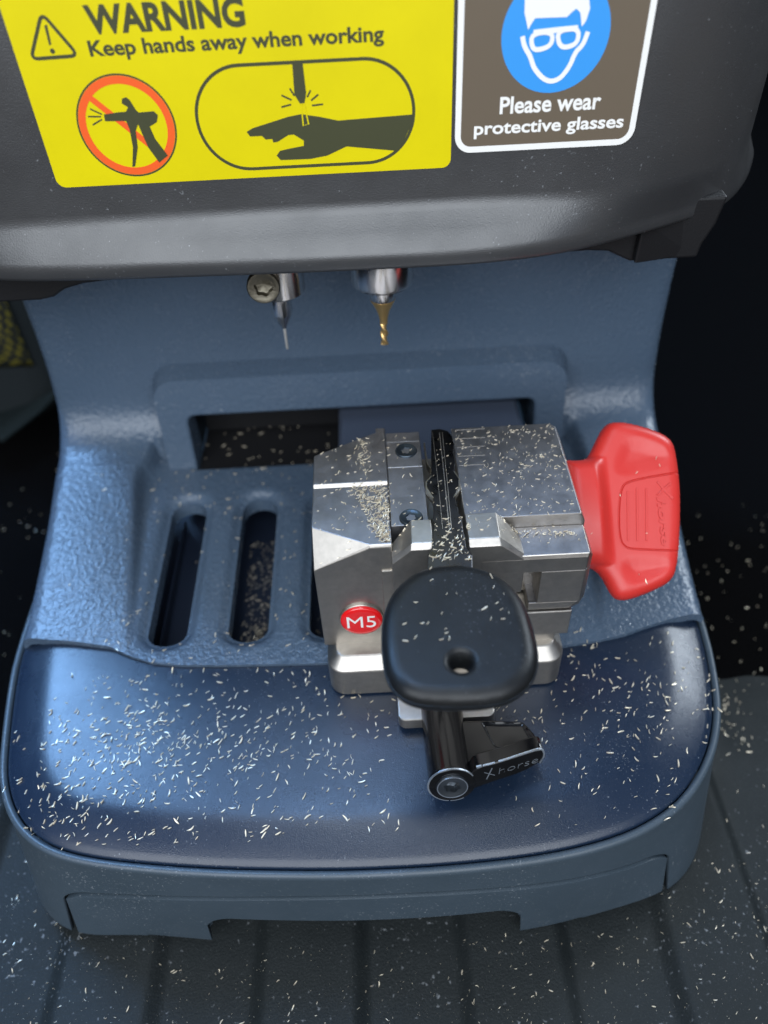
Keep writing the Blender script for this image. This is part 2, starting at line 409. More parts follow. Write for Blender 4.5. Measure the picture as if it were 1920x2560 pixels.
# panel extents
xL, xR, aL, aR = -9.4, 7.35, -5.55, 3.25
front = rim[:, 1] < 12.5
def lim(x):
    """top of the front panel as a function of x (rounded upper corners)"""
    r_ = 0.8; t = 3.36 - 0.80 * ((np.asarray(x) + 1.1) / 8.7) ** 2 - 0.012 * np.clip(-np.asarray(x), 0, 10)
    dl = np.minimum(x - xL, xR - x)
    return np.where(dl < 0, -1, np.where(dl < r_, t - r_ + np.sqrt(np.clip(r_ ** 2 - (r_ - np.clip(dl, 0, r_)) ** 2, 0, None)), t))
def low(x):
    r_ = 0.85; top = 2.0; b = 0.25
    di = np.minimum(x - aL, aR - x)
    arch = np.where(di < 0, b, np.where(di < r_, top - r_ + np.sqrt(np.clip(r_ ** 2 - (r_ - np.clip(di, 0, r_)) ** 2, 0, None)), top))
    return arch
# finer samples near the jumps
px = rim[:, 0]
pt = np.where(front, lim(px), -1)
def wall_strip(z_of_row, offs, cols):
    V = []; Fq = []; nr = z_of_row.shape[0]
    for r_ in range(nr):
        for i, c in enumerate(cols):
            z = z_of_row[r_, i]; p = rim[c] + nor[c] * (offs(z) + FL[c] * max(0, 1 - z / 4.2) ** 1.3); V.append((p[0], p[1], z))
    n = len(cols)
    for r_ in range(nr - 1):
        for i in range(n - 1): Fq.append((r_ * n + i, r_ * n + i + 1, (r_ + 1) * n + i + 1, (r_ + 1) * n + i))
    return V, Fq
side_off = lambda z: 0.05 + 0.06 * math.sin(math.pi * min(max(z / 4.4, 0), 1)) - 0.05 * (z < 0.3)
FL = 0.22 + 0.62 * np.exp(-((np.abs(rim[:, 0] + 0.95) - 8.9) / 1.5) ** 2) * (rim[:, 1] < 13)
cols = list(range(len(rim)))
zb = np.where(pt > 0, pt + 0.085, 0.35)
rows = []
for t in (0, 0.02, 0.1, 0.3, 0.5, 0.7, 0.85, 0.94): rows.append(zb + (4.30 - zb) * t)
rows.append(np.full(len(rim), 4.30))
V, Fq = wall_strip(np.array(rows), side_off, cols); n = len(cols)
# rolled lip over the top of the skirt
b0 = (len(rows) - 1) * n
base_rows = len(rows)
for dz, do in ((4.38, 0.03), (4.42, -0.03), (4.42, -0.10), (4.36, -0.16), (4.2, -0.17)):
    V += [(rim[c][0] + nor[c][0] * do, rim[c][1] + nor[c][1] * do, dz) for c in cols]
    r_ = base_rows; base_rows += 1
    Fq += [((r_ - 1) * n + i, (r_ - 1) * n + i + 1, r_ * n + i + 1, r_ * n + i) for i in range(n - 1)]
mesh_obj('base_skirt', V, Fq, M['skirt'], mach, smooth=50, solid=0.12)
# front panel with arched hand hold
pc = [c for c in cols if front[c] and xL + 0.14 < px[c] < xR - 0.14]
zt = lim(px[pc]) - 0.02; zl = low(px[pc])
def bulge(c): return np.clip(1 - ((px[c] + 1.3) / 9.2) ** 2, 0, 1)
zl = np.where(zl < 1, 0.22 + 0.42 * np.abs((px[pc] + 1.2) / 8.7) ** 5, zl)
rows = [zl + (zt - zl) * t for t in (0, 0.03, 0.12, 0.3, 0.5, 0.7, 0.88, 0.97, 1)]
V, Fq = wall_strip(np.array(rows), lambda z: side_off(z) + 0.055, pc)
mesh_obj('front_panel', V, Fq, M['skirt'], mach, smooth=50, solid=0.35, bevel=0.045)
# dark backing sheet, stands in for shade in the groove and hand hold
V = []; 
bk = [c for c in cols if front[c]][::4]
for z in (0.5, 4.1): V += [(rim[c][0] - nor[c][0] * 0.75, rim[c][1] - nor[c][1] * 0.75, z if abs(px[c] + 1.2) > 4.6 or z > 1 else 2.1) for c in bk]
mesh_obj('shade_backing', V, [(i, i + 1, len(bk) + i + 1, len(bk) + i) for i in range(len(bk) - 1)], M['under'], mach)
# satin top plate
SEAM = np.array([(-12.6, 15.6), (-11.7, 15.5), (-10.2, 15.3), (-8.9, 15.05), (-8.2, 14.7), (-7.4, 14.4), (-6.5, 14.25), (-4.9, 14.15), (-2.2, 14.05), (0, 14.0), (3, 14.05), (5.2, 14.2), (6.45, 14.36), (7.2, 14.5), (8.0, 14.75), (9, 14.98), (9.83, 15.1), (10.8, 15.15)])
rings = [(-0.19, 4.30), (-0.20, 4.36), (-0.25, 4.42), (-0.42, 4.50), (-0.75, 4.60), (-1.05, 4.685), (-1.22, 4.728), (-1.36, 4.752), (-1.5, 4.765), (-1.7, 4.77), (-2.0, 4.772)]
V = []; Fq = []
rc = [c for c in cols[::2] if rim[c][1] < 16.2]; n = len(rc)
for o_, z in rings: V += [(*(rim[c] + nor[c] * o_), z) for c in rc]
for k in range(len(rings) - 1): Fq += [(k * n + i, k * n + i + 1, (k + 1) * n + i + 1, (k + 1) * n + i) for i in range(n - 1)]
_ring = [V[(len(rings) - 1) * n + i][:2] for i in range(n)]
_ys = lambda x: float(np.interp(x, SEAM[:, 0], SEAM[:, 1])) + 0.15
_i0 = next(i for i in range(n) if _ring[i][1] < _ys(_ring[i][0])); _i1 = max(i for i in range(n) if _ring[i][1] < _ys(_ring[i][0]))
_poly = _ring[_i0:_i1 + 1] + [(x, _ys(x)) for x in np.linspace(_ring[_i1][0], _ring[_i0][0], 80)[1:-1]]
_PV, _PT = cdt(_poly, [], list(grid_pts(_poly, [], 0.8)))
_b = len(V); V += [(p[0], p[1], 4.772) for p in _PV]; Fq += [tuple(_b + i for i in t) for t in _PT]
mesh_obj('base_plate', V, Fq, M['plate'], mach, smooth=40)
# rubber feet
for fx, fy in ((-9, 10.6), (6.6, 10.4), (-9, 22), (7, 22)):
    MB().lathe([(-0.02, 0.8), (0.1, 0.85), (0.7, 0.85)], (fx, fy, 0)).obj('foot', M['under'], mach, smooth=40)

# ---- housing: wall, cove and slotted bed in one skin
YW, RC = 24.6, 1.7
bed_rear_z = 5.85
def flange_z(y): return 4.93 + (bed_rear_z - 4.93) * np.clip((y - 14.8) / 8.0, 0, 1.3)
def tray_z(y): return 4.90 + 0.20 * np.clip((y - 14.2) / 9.0, -0.2, 1.3)
XL, XR = -11.7, 10.1
seam_pts = SEAM
def seam(x): return np.interp(x, seam_pts[:, 0], seam_pts[:, 1])
# parameter v: 0 at seam .. v<=VB bed (v = y - 14), then the cove, then the wall
VB = YW - RC - 14.0
VC = VB + RC * math.pi / 2
ZC = bed_rear_z + RC
VT = VC + (16.0 - ZC)
def prof(v):
    v = np.asarray(v, float)
    y = np.where(v < VB, 14 + v, np.where(v < VC, YW - RC + RC * np.sin(np.clip((v - VB) / RC, 0, math.pi / 2)), YW))
    z = np.where(v < VB, flange_z(14 + v), np.where(v < VC, flange_z(14 + VB) + RC * (1 - np.cos(np.clip((v - VB) / RC, 0, math.pi / 2))), flange_z(14 + VB) + RC + (v - VC)))
    th = np.where(v < VB, 0, np.where(v < VC, (v - VB) / RC, math.pi / 2))
    return y, z, -np.sin(th), np.cos(th)
def skew(x): return 0.0 * x
slots = []
for cx in (-7.12, -4.53, -1.94, 0.65, 3.24):
    hw = 0.64; y0, y1 = 14.95, 21.5
    s_ = []
    for i in range(13): a = math.pi + math.pi * i / 12; s_.append((cx + hw * math.cos(a), y0 + hw + hw * math.sin(a) * 0.75 - 14))
    for i in range(13): a = math.pi * i / 12; s_.append((cx + hw * math.cos(a), y1 - hw + hw * math.sin(a) - 14))
    slots.append(resample(s_, 0.12))
tray = smooth_poly([(-9.0, 22.4), (-8.75, 20), (-8.25, 15), (-7.9, 13), (6.2, 13), (6.6, 15), (7.3, 20), (7.5, 22.8), (7.0, 25.5), (-8.3, 25.5), (-8.6, 23.2)], 0)
tray = np.array(tray) - np.array([0, 14.0]); tray = np.array(smooth_poly(tray, 2))
opening = [(-7.3, VB - 0.12), (6.0, VB - 0.12), (6.0, VC + 0.1), (-7.3, VC + 0.1)]
opening = resample(opening, 0.3)
outer = [(x, float(seam(x)) - 14) for x in np.arange(XL - 0.35, XR + 0.36, 0.12)]
xe = XR + 0.35; outer += [(xe, v) for v in np.arange(float(seam(xe)) - 14 + 0.15, VT, 0.15)]
outer += [(x, VT) for x in np.arange(xe, XL - 0.35, -0.4)]
outer += [(XL - 0.35, v) for v in np.arange(VT, float(seam(XL - 0.35)) - 14 + 0.1, -0.15)]
pts = []
G = grid_pts(outer, slots + [opening], 0.24); pts += list(G)
for s_ in slots:
    c = np.mean(s_, 0)
    for o_ in (0.07, 0.16, 0.26, 0.36):
        q = np.asarray(s_); d_ = q - np.clip(q, [c[0], c[1] - 2.4], [c[0], c[1] + 2.4]); d_ /= np.linalg.norm(d_, axis=1)[:, None] + 1e-9
        pts += list(q + d_ * o_)
for o_ in (-0.2, -0.1, 0, 0.1, 0.2):
    c = tray.mean(0); q = tray + (tray - c) / np.linalg.norm(tray - c, axis=1)[:, None] * o_
    pts += [p for p in resample(q, 0.12) if p[1] > 0.6]
# finer at the rounded edges
for ex in (0.03, 0.08, 0.15, 0.25):
    pts += [(XL - 0.35 + ex, v) for v in np.arange(1.6, VT - .05, 0.2)] + [(XR + 0.35 - ex, v) for v in np.arange(1.6, VT - .05, 0.2)]
P_ = np.array(pts); ok = sdf(P_, outer) < -0.02
for h in slots + [opening]: ok &= sdf(P_, h) > 0.02
V2, T2 = cdt(outer, slots + [opening], P_[ok])
y, z, ny, nz = prof(V2[:, 1])
ds = np.full(len(V2), 9.0)
for s_ in slots: ds = np.minimum(ds, np.clip(sdf(V2, s_), 0, None))
dt = sdf(V2, tray)
k = 1 - ssw(-0.16, 0.16, dt)
isbed = V2[:, 1] < VB + 1.0
zt_ = tray_z(14 + V2[:, 1])
z = np.where(isbed, z + (np.minimum(zt_, z) - z) * k, z)
z -= 0.22 * (1 - ssw(0.0, 0.38, ds)) * isbed
ed = np.minimum(V2[:, 0] - (XL - 0.35), (XR + 0.35) - V2[:, 0]); rr = 0.5
dr = rr - np.sqrt(np.clip(rr ** 2 - np.clip(rr - ed, 0, rr) ** 2, 0, None))
xx = V2[:, 0] + np.sign(V2[:, 0]) * 0.25 * np.exp(-((V2[:, 1] - VB - 1) / 2.5) ** 2) * (np.abs(V2[:, 0]) > 7) * ((np.abs(V2[:, 0]) - 7) / 4)
xx = xx - np.sign(xx) * np.where(V2[:, 0] < 0, 0.22, 0.5) * (1 - ssw(0.8, 8.0, V2[:, 1])) * np.clip((np.abs(V2[:, 0]) - 7.5) / 3, 0, 1.3)
Vh = np.stack([xx, y - ny * dr, z - nz * dr], 1)
verts = list(map(tuple, Vh)); faces = [tuple(t) for t in T2]
cnt = {}
for t in T2:
    for i in range(3):
        e = (t[i], t[(i + 1) % 3]); kk = (min(e), max(e)); cnt[kk] = cnt.get(kk, 0) + 1
bd = [e for e, c in cnt.items() if c == 1]
ext = {}
def extv(i):
    if i not in ext:
        u_, v_ = V2[i]
        in_open = (-7.4 < u_ < 6.1) and (VB - .2 < v_ < VC + 0.2)
        if u_ < XL - 0.3 or u_ > XR + 0.3:
            p = Vh[i] - np.array([0, ny[i], nz[i]]) * (2.2 if v_ > VB else 1.3)
        elif v_ > VT - 0.05: p = Vh[i] + np.array([0, 1.5, 0])
        elif in_open: p = Vh[i] + np.array([0, 0.3, 0])
        elif ds[i] < 0.02: p = Vh[i] - np.array([0, 0, 0.55])
        else: p = Vh[i] - np.array([0, -0.03, 0.35])
        ext[i] = len(verts); verts.append(tuple(p))
    return ext[i]
for i, j in bd: faces.append((i, j, extv(j), extv(i)))
housing = mesh_obj('housing', verts, faces, M['housing'], mach, smooth=42)
# tray below the slots
mb = MB()
mb.add([(-10, 11.5, 2.75), (8, 11.5, 2.75), (8, 23.5, 2.9), (-10, 23.5, 2.9)], [(0, 1, 2, 3)])
mb.box(-5.72, -5.66, 14.4, 22, 2.7, 3.6).box(-7.80, -7.74, 14.5, 22, 2.7, 3.4)
mb.obj('chip_tray', M['inside'], mach)
# ---- window frame round the carriage opening
YF = 23.2
o_ = lambda X, Y: (lambda p: (p[0], p[2]))(aty(X, Y, YF))
fx0, fx1, fz1 = -8.35, 7.1, 8.95
yface = lambda z: 23.2 + 0.15 * (z - 5.0)
outer_f = rrect(fx0, fx1, 3.0, fz1, 0.95)
inner_f = rrect(-7.1, 5.8, 3.6, 7.32, 0.35)
# right upper inner corner is rounder
def frame_top(P, d, dh):
    return np.where(d < 0.45, 1.35 * (d / 0.45) - 1.35, 0) - 0.05 * (1 - ssw(0, 0.08, dh))
op = resample(outer_f, 0.2); ip = resample(inner_f, 0.2)
extra = []
for dd in (0.20, 0.26): extra += [tuple(p) for p in resample(rrect(fx0 + dd, fx1 - dd, 3.0 + dd, fz1 - dd, 0.95 - dd + 0.08), 0.2)]
for dd in (0.08,): extra += [tuple(p) for p in resample(rrect(-7.1 - dd, 5.8 + dd, 3.6 - dd, 7.32 + dd, 0.35 + dd), 0.2)]
V3, T3 = cdt(op, [ip], extra + list(grid_pts(op, [ip], 0.5)))
d_ = np.clip(-sdf(V3, op), 0, None); dh_ = np.clip(sdf(V3, ip), 0, None)
hh = yface(V3[:, 1]) + 0.05 * (1 - ssw(0, 0.08, dh_)); kk_ = np.clip(d_ / 0.20, 0, 1); hh = hh * kk_ + 24.68 * (1 - kk_)
verts = [(p[0], h, p[1]) for p, h in zip(V3, hh)]; faces = [tuple(t) for t in T3]
cnt = {}
for t in T3:
    for i in range(3):
        e = (t[i], t[(i + 1) % 3]); kk = (min(e), max(e)); cnt[kk] = cnt.get(kk, 0) + 1
ext = {}
for (i, j), c in cnt.items():
    if c == 1 and dh_[i] < 0.01 and dh_[j] < 0.01:
        for q in (i, j):
            if q not in ext: ext[q] = len(verts); verts.append((V3[q][0], YF + 1.5, V3[q][1]))
        faces.append((i, j, ext[j], ext[i]))
mesh_obj('window_frame', verts, faces, M['housing'], mach, smooth=30)
# inside of the opening
mb = MB(); mb.box(-8.5, 7.5, 28.5, 29, 3.5, 10); mb.box(-8.5, -7.4, 24.9, 28.5, 4, 9); mb.box(6.1, 7, 24.9, 28.5, 4, 9); mb.box(-8.5, 7.5, 24.9, 28.5, 8.05, 8.3)
mb.obj('inner_housing', M['under'], mach)
mb = MB(); mb.box(-7.04, 5.74, YF - 0.35, 28, 4.6, 4.98); mb.box(-7.0, -1.4, 25.6, 26.2, 5.0, 6.4); mb.box(-5, -1.5, 25.3, 25.7, 6.6, 7.5)
mb.obj('dust_cover', M['under'], mach, bevel=0.05)
# ---- carriage that carries the clamp
mb = MB(); mb.hull([(x + (0.15 if z > 7 else 0) * (1 if x < 0 else -1), y, z) for x in (-1.5, 5.2) for y in (18.2, 26) for z in (5.2, 6.9, 7.04)])
mb.box(-0.9, 4.2, 14.6, 18.4, 4.83, 5.3)
mb.obj('carriage', M['carriage'], mach, bevel=0.05)

# ---- head
lip = [(-16.0, 28), (-15.9, 25.0), (-15.2, 23.2), (-14.0, 21.8), (-12.2, 20.4), (-9.9, 19.58), (-7.4, 19.38), (-5.5, 19.32), (-3.0, 19.22), (-0.5, 19.17), (2.4, 19.15), (4.25, 19.33), (5.5, 19.64), (7.05, 20.25), (8.34, 20.86), (9.5, 21.42), (10.1, 21.82), (10.72, 22.52), (11.46, 23.62), (12.1, 25.0), (12.2, 28)]
lip = np.array(resample(smooth_poly(lip, 2, closed=False), 0.2, closed=False))
YH = 19.95
face_l = [(-15.4, 28), (-15.2, 25.2), (-14.5, 23.4), (-13.4, 22.0), (-11.8, 20.7), (-10.2, YH + .1), (-8.6, YH), (-7.6, YH), (0, YH), (6.3, YH), (7.3, YH + .12), (8.9, 20.8), (10.2, 21.9), (11.1, 23.3), (11.6, 25.2), (11.7, 28)]
face_l = np.array(resample(smooth_poly(face_l, 2, closed=False), 0.2, closed=False))
def cum(p): s = np.concatenate([[0], np.cumsum(np.linalg.norm(np.diff(p, axis=0), axis=1))]); return s / s[-1]
tt = np.linspace(0, 1, 180)
def rs(p, byx=True):
    c = cum(p); return np.stack([np.interp(tt, c, p[:, 0]), np.interp(tt, c, p[:, 1])], 1)
L_ = rs(lip); Fc_ = rs(face_l)
levels = [(15.0, -0.05, 0.35), (14.98, 0, 0.12), (15.02, 0, 0.03), (15.12, 0, 0.0), (15.30, 0, 0.0), (15.40, 0.02, 0.0), (15.5, 0.08, 0), (15.9, 0.5, 0), (16.22, 0.84, 0), (16.36, 0.95, 0), (16.55, 1.0, 0), (18.0, 1.0, 0), (20.0, 1.0, 0.06), (23.5, 1.0, 0.3), (25.0, 1.0, 0.8)]
V = []; n = len(tt)
tang = np.gradient(L_, axis=0); tang /= np.linalg.norm(tang, axis=1)[:, None]; inn = np.stack([-tang[:, 1], tang[:, 0]], 1)
if inn[n // 2][1] < 0: inn = -inn
for z, b_, i_ in levels:
    Q = L_ * (1 - b_) + Fc_ * b_ + inn * i_; V += [(q[0], q[1], z) for q in Q]
Fq = []
for k_ in range(len(levels) - 1): Fq += [(k_ * n + i, k_ * n + i + 1, (k_ + 1) * n + i + 1, (k_ + 1) * n + i) for i in range(n - 1)]
Fq.append(tuple(range(n))); Fq.append(tuple((len(levels) - 1) * n + i for i in range(n)))
mesh_obj('head_cover', V, Fq, M['head'], mach, smooth=50)
# black underside with end brackets
prof_u = [(-14.0, 15.6), (-14.0, 13.55), (-9.7, 13.55), (-9.3, 13.62), (-8.9, 13.85), (-8.3, 14.0), (-7.2, 14.08), (-3, 14.15), (0, 14.15), (4, 14.12), (6.2, 14.2), (6.8, 14.15), (7.2, 13.95), (7.5, 13.8), (9.45, 13.82), (9.5, 14.2), (9.75, 14.8), (9.9, 15.6)]
mb = MB(); mb.prism(prof_u, ((0, 21.2, 0), (1, 0, 0), (0, 0, 1), (0, 1, 0)), 0, 4.2)
mb.obj('head_underside', M['under'], mach, bevel=0.08)
mb = MB(); mb.hull([(7.55, 20.95, 13.86), (9.3, 21.3, 13.86), (7.55, 20.85, 15.2), (9.45, 21.4, 15.2), (7.55, 22, 13.86), (9.3, 22, 13.86), (7.55, 22, 15.2), (9.45, 22, 15.2)])
mb.obj('end_bracket', M['under'], mach, bevel=0.06)

# ---- stylus and cutter
YC = 21.4
def zc(Y): return aty(836, Y, YC)[2]
cxp = aty(*Z3(1081, 300), YC)
cx = float(cxp[0]); zt0 = float(aty(*Z3(1107, 615), YC)[2])
z_ = lambda X, Y: float(aty(*Z3(X, Y), YC)[2])
zA, zB, zCc, zD = z_(1080, 275), z_(1080, 345), z_(1095, 490), zt0
sp = MB().lathe([(14.6, 0.93), (zA + 0.30, 0.93), (zA + 0.20, 0.90), (zA + 0.03, 0.56), (zA, 0.48)], (cx, YC, 0)).obj('spindle', M['chrome'], mach, smooth=35)
cut = MB().lathe([(zA + 0.05, 0.40), (zB + 0.10, 0.40), (zB, 0.375)], (cx, YC, 0)).obj('cutter', M['chrome'], mach, smooth=35)
MB().lathe([(zB + 0.012, 0.385), (zB - 0.03, 0.375), (zB * .75 + zCc * .25, 0.285), (zB * .5 + zCc * .5, 0.19), (zB * .2 + zCc * .8, 0.13), (zCc, 0.11)], (cx, YC, 0)).obj('coated_neck', M['gold'], cut, smooth=60)
V = []; Fq = []; n = 36; rows_ = 40
for r_ in range(rows_ + 1):
    t = r_ / rows_; z = zCc + 0.02 + (zD - zCc - 0.02) * t
    for i in range(n):
        a = 2 * math.pi * i / n; q = 0.075 + 0.050 * max(0, math.cos(2 * (a - t * 6.2))) ** 0.7
        V.append((cx + q * math.cos(a), YC + q * math.sin(a), z))
for r_ in range(rows_): Fq += [(r_ * n + i, r_ * n + (i + 1) % n, (r_ + 1) * n + (i + 1) % n, (r_ + 1) * n + i) for i in range(n)]
Fq.append(tuple(range(n))); Fq.append(tuple(rows_ * n + i for i in range(n)))
mesh_obj('cutter_flutes', V, Fq, M['gold'], cut, smooth=40)
sx = float(aty(*Z3(483, 400), YC)[0])
zS1, zS2, zS3, zS4 = z_(500, 300), z_(475, 445), z_(488, 520), z_(510, 645)
MB().lathe([(14.6, 0.70), (zS1 + 0.05, 0.70), (zS1, 0.66), (zS1, 0.2)], (sx + 0.08, YC, 0)).obj('stylus_holder', M['chrome'], mach, smooth=35)
st = MB().lathe([(zS1 + 0.4, 0.32), (zS2 + 0.12, 0.32), (zS2, 0.28), (zS3, 0.068)], (sx, YC, 0), n=32).obj('stylus', M['chrome'], mach, smooth=35)
MB().lathe([(zS3 + 0.03, 0.05), (zS4 + 0.02, 0.045), (zS4, 0.035)], (sx, YC, 0), n=16).obj('needle', M['needle'], st, smooth=40)
def socket_screw(name, c, axis, r_, m, parent, hexr=0.45, ring=None, flare=0.1):
    """cap screw with a real six-sided socket"""
    a = Vector(axis).normalized(); t = a.orthogonal().normalized(); q = a.cross(t); n = 36
    V = []; Fq = []
    def circ(rad, h): return [Vector(c) + a * h + (t * math.cos(2 * math.pi * i / n) + q * math.sin(2 * math.pi * i / n)) * rad for i in range(n)]
    def star(rad, h):
        out = []
        for i in range(n):
            an = 2 * math.pi * i / n; out.append(Vector(c) + a * h + (t * math.cos(an) + q * math.sin(an)) * rad * (1 + 0.10 * math.cos(6 * an)))
        return out
    rings_ = [circ(r_, -0.5 * r_), circ(r_, -flare * r_), circ(r_ * 0.93, 0), circ(r_ * 0.80, 0.0), circ(r_ * 0.72, -0.03 * r_), star(r_ * hexr * 1.05, -0.05 * r_), star(r_ * hexr, -0.12 * r_), star(r_ * hexr * 0.96, -0.5 * r_), circ(r_ * 0.1, -0.6 * r_)]
    for g in rings_: V += g
    for k_ in range(len(rings_) - 1): Fq += [(k_ * n + i, k_ * n + (i + 1) % n, (k_ + 1) * n + (i + 1) % n, (k_ + 1) * n + i) for i in range(n)]
    Fq.append(tuple((len(rings_) - 1) * n + i for i in range(n)))
    return mesh_obj(name, V, Fq, m, parent, smooth=35)
sc_c = aty(*Z3(375, 285), YC - 1.0)
socket_screw('clamping_screw', tuple(sc_c), (0.05, -1, 0.12), 0.47, M['old_screw'], mach, hexr=0.5)

# ---- warning label
YL = YH
def lw(X, Y, zf=Z1): p = aty(*zf(X, Y), YL); return (float(p[0]), float(p[2]))
FRL = lambda d: ((0, YL, 0), (1, 0, 0), (0, 0, 1), (0, -1, 0))
FR = FRL(0)
bl = lw(215, 683); brr = lw(1625, 597); tl = lw(0, 10)
yl0, yl1, yz0 = (bl[0] - 0.05 + tl[0]) / 2 , brr[0], (bl[1] + brr[1]) / 2
mb = MB(); mb.prism(rrect(yl0, yl1, yz0, 22.6, 0.22), FR, 0.004, 0.012)
wl = mb.obj('warning_label', M['yellow'], mach, label='yellow warning label with hand and cutter pictograms')
D1, D2, D3, D4, D5 = 0.016, 0.020, 0.024, 0.028, 0.032
tri = [lw(150, 45), lw(112, 213), lw(283, 200)]
def round_tri(t, r_):
    out = []
    n = 3
    for i in range(n):
        p, a, b = [np.array(q) for q in (t[i], t[i - 1], t[(i + 1) % n])]
        u_ = (a - p) / np.linalg.norm(a - p); v_ = (b - p) / np.linalg.norm(b - p)
        for s_ in np.linspace(0, 1, 6): out.append((1 - s_) ** 2 * (p + u_ * r_) + 2 * s_ * (1 - s_) * p + s_ ** 2 * (p + v_ * r_))
    return out
mb = MB(); mb.ribbon(round_tri(tri, 0.18), 0.075, FR, 0.01, D1, closed=True)
mb.prism([lw(160, 92), lw(170, 88), lw(186, 160), lw(178, 163)], FR, 0.01, D1)
c_ = np.array(lw(190, 184)); mb.prism([tuple(c_ + 0.055 * np.array([math.cos(a), math.sin(a)])) for a in np.linspace(0, 2 * math.pi, 14)[:-1]], FR, 0.01, D1)
mb.obj('warning_triangle', M['ink'], wl)
X_, Z_, NY = (1, 0, 0), (0, 0, 1), (0, -1, 0)
def label_text(name, s, m, par, l, r_, t, zf, bold, space=1.0):
    """lower-left, lower-right, upper-left corners in the photo; placed level on the label plane"""
    a, b, c = lw(*l, zf), lw(*r_, zf), lw(*t, zf)
    zb_ = (a[1] + b[1]) / 2
    x0 = (a[0] + c[0]) / 2
    return lettering(name, s, m, par, (x0, YL - 0.010, zb_), X_, Z_, NY, b[0] - x0, c[1] - a[1], 0.008, bold, 0, space)
label_text('lettering', 'WARNING', M['ink'], wl, (332, 128), (888, 94), (288, 20), Z1, 0.036)
label_text('lettering', 'Keep hands away when working', M['ink'], wl, (327, 222), (1386, 166), (318, 146), Z1, 0.026)
# crossed-out blow gun
pl = np.array([lw(272, 425), lw(640, 480), lw(425, 262), lw(487, 637)])
cc = np.array([(pl[0][0] + pl[1][0]) / 2, (pl[2][1] + pl[3][1]) / 2]); rr_ = ((pl[1][0] - pl[0][0]) + (pl[2][1] - pl[3][1])) / 4
circ = lambda c, r_, n=64: [(c[0] + r_ * math.cos(2 * math.pi * i / n), c[1] + r_ * math.sin(2 * math.pi * i / n)) for i in range(n)]
MB().ribbon(circ(cc, rr_ - 0.02), 0.04, FR, 0.01, D1 - 0.001, True).obj('circle_outline', M['ink'], wl)
mb = MB(); mb.ribbon(circ(cc, rr_ - 0.13), 0.17, FR, 0.01, D1, True)
dv = np.array([math.cos(R(-45)), math.sin(R(-45))]) * (rr_ - 0.13); mb.ribbon([cc - dv, cc + dv], 0.14, FR, 0.01, D1 + 0.001)
mb.obj('prohibition_ring', M['ink_red'], wl)
gun = [(375, 412), (420, 405), (455, 402), (462, 385), (440, 372), (440, 355), (455, 350), (468, 360), (490, 395), (500, 405), (555, 400), (570, 415), (565, 440), (540, 455), (560, 500), (606, 560), (575, 585), (535, 530), (512, 478), (498, 445), (490, 470), (497, 530), (488, 598), (478, 600), (480, 530), (468, 465), (455, 435), (380, 436)]
mb = MB(); mb.prism([lw(*p) for p in gun], FR, 0.01, D3)
for a, b in (((368, 412), (325, 392)), ((365, 420), (318, 420)), ((368, 430), (335, 450))): mb.ribbon([lw(*a), lw(*b)], 0.035, FR, 0.01, D1)
mb.obj('blow_gun_symbol', M['ink'], wl)
# hand under the cutter
s0, s1 = lw(705, 400)[0], lw(1492, 395)[0]; st_, sb_ = lw(1100, 222)[1], lw(1100, 598)[1]
MB().ribbon(resample(rrect(s0, s1, sb_, st_, (st_ - sb_) / 2 - .01, 16), 0.1), 0.075, FR, 0.01, D1, True).obj('pictogram_border', M['ink'], wl)
arm = [(890, 475), (910, 462), (1040, 420), (1085, 411), (1150, 420), (1220, 434), (1487, 412), (1482, 450), (1440, 540), (1420, 542), (1320, 533), (1250, 527), (1180, 560), (1120, 572), (1050, 575), (1012, 576), (998, 560), (1010, 543), (1045, 535), (1096, 525), (1096, 506), (1060, 484), (1040, 486), (1002, 510), (986, 513), (982, 500), (958, 502), (945, 489), (902, 491)]
MB().prism([lw(*p) for p in arm], FR, 0.01, D2).obj('hand_symbol', M['ink'], wl)
mb = MB(); mb.prism([lw(*p) for p in ((1054, 226), (1091, 224), (1104, 335), (1098, 372), (1083, 374), (1062, 340))], FR, 0.01, D3)
for a, b in (((1015, 343), (1052, 360)), ((1015, 386), (1050, 376)), ((1045, 318), (1062, 345)), ((1122, 362), (1148, 340)), ((1125, 380), (1165, 375)), ((1108, 350), (1120, 325))): mb.ribbon([lw(*a), lw(*b)], 0.04, FR, 0.01, D1)
mb.obj('cutter_symbol', M['ink'], wl)
tip = [lw(*p) for p in ((1086, 372), (1097, 372), (1113, 446), (1094, 452))]
MB().ribbon(tip, 0.03, FR, 0.01, D4, True).obj('cutter_tip_outline', M['yellow'], wl)
# ---- protective glasses label
g = lambda X, Y: lw(X, Y, Z2)
b0_, b1_ = g(172, 700), g(1045, 560); gz = (g(220, 745)[1] + g(960, 672)[1]) / 2
gx0, gx1 = g(170, 500)[0], (g(1045, 560)[0] + g(1118, 0)[0]) / 2
gl = MB().prism(rrect(gx0 + 0.02, gx1 - 0.02, gz + 0.02, 22.4, 0.30), FR, 0.004, 0.012).obj('glasses_label', M['label_reflection'], mach, label='dark grey label, warm reflection painted in brown, with a white border and blue eye protection sign')
MB().ribbon(resample(rrect(gx0 + 0.07, gx1 - 0.07, gz + 0.07, 22.35, 0.32), 0.06), 0.14, FR, 0.01, D1, True).obj('label_border', M['white_print'], gl)
bcx = (g(388, 170)[0] + g(905, 150)[0]) / 2; br_ = (g(905, 150)[0] - g(388, 170)[0]) / 2; bcz = g(630, 441)[1] + br_
MB().prism(circ((bcx, bcz), br_), FR, 0.01, D1).obj('sign_disc', M['ink_blue'], gl)
mb = MB()
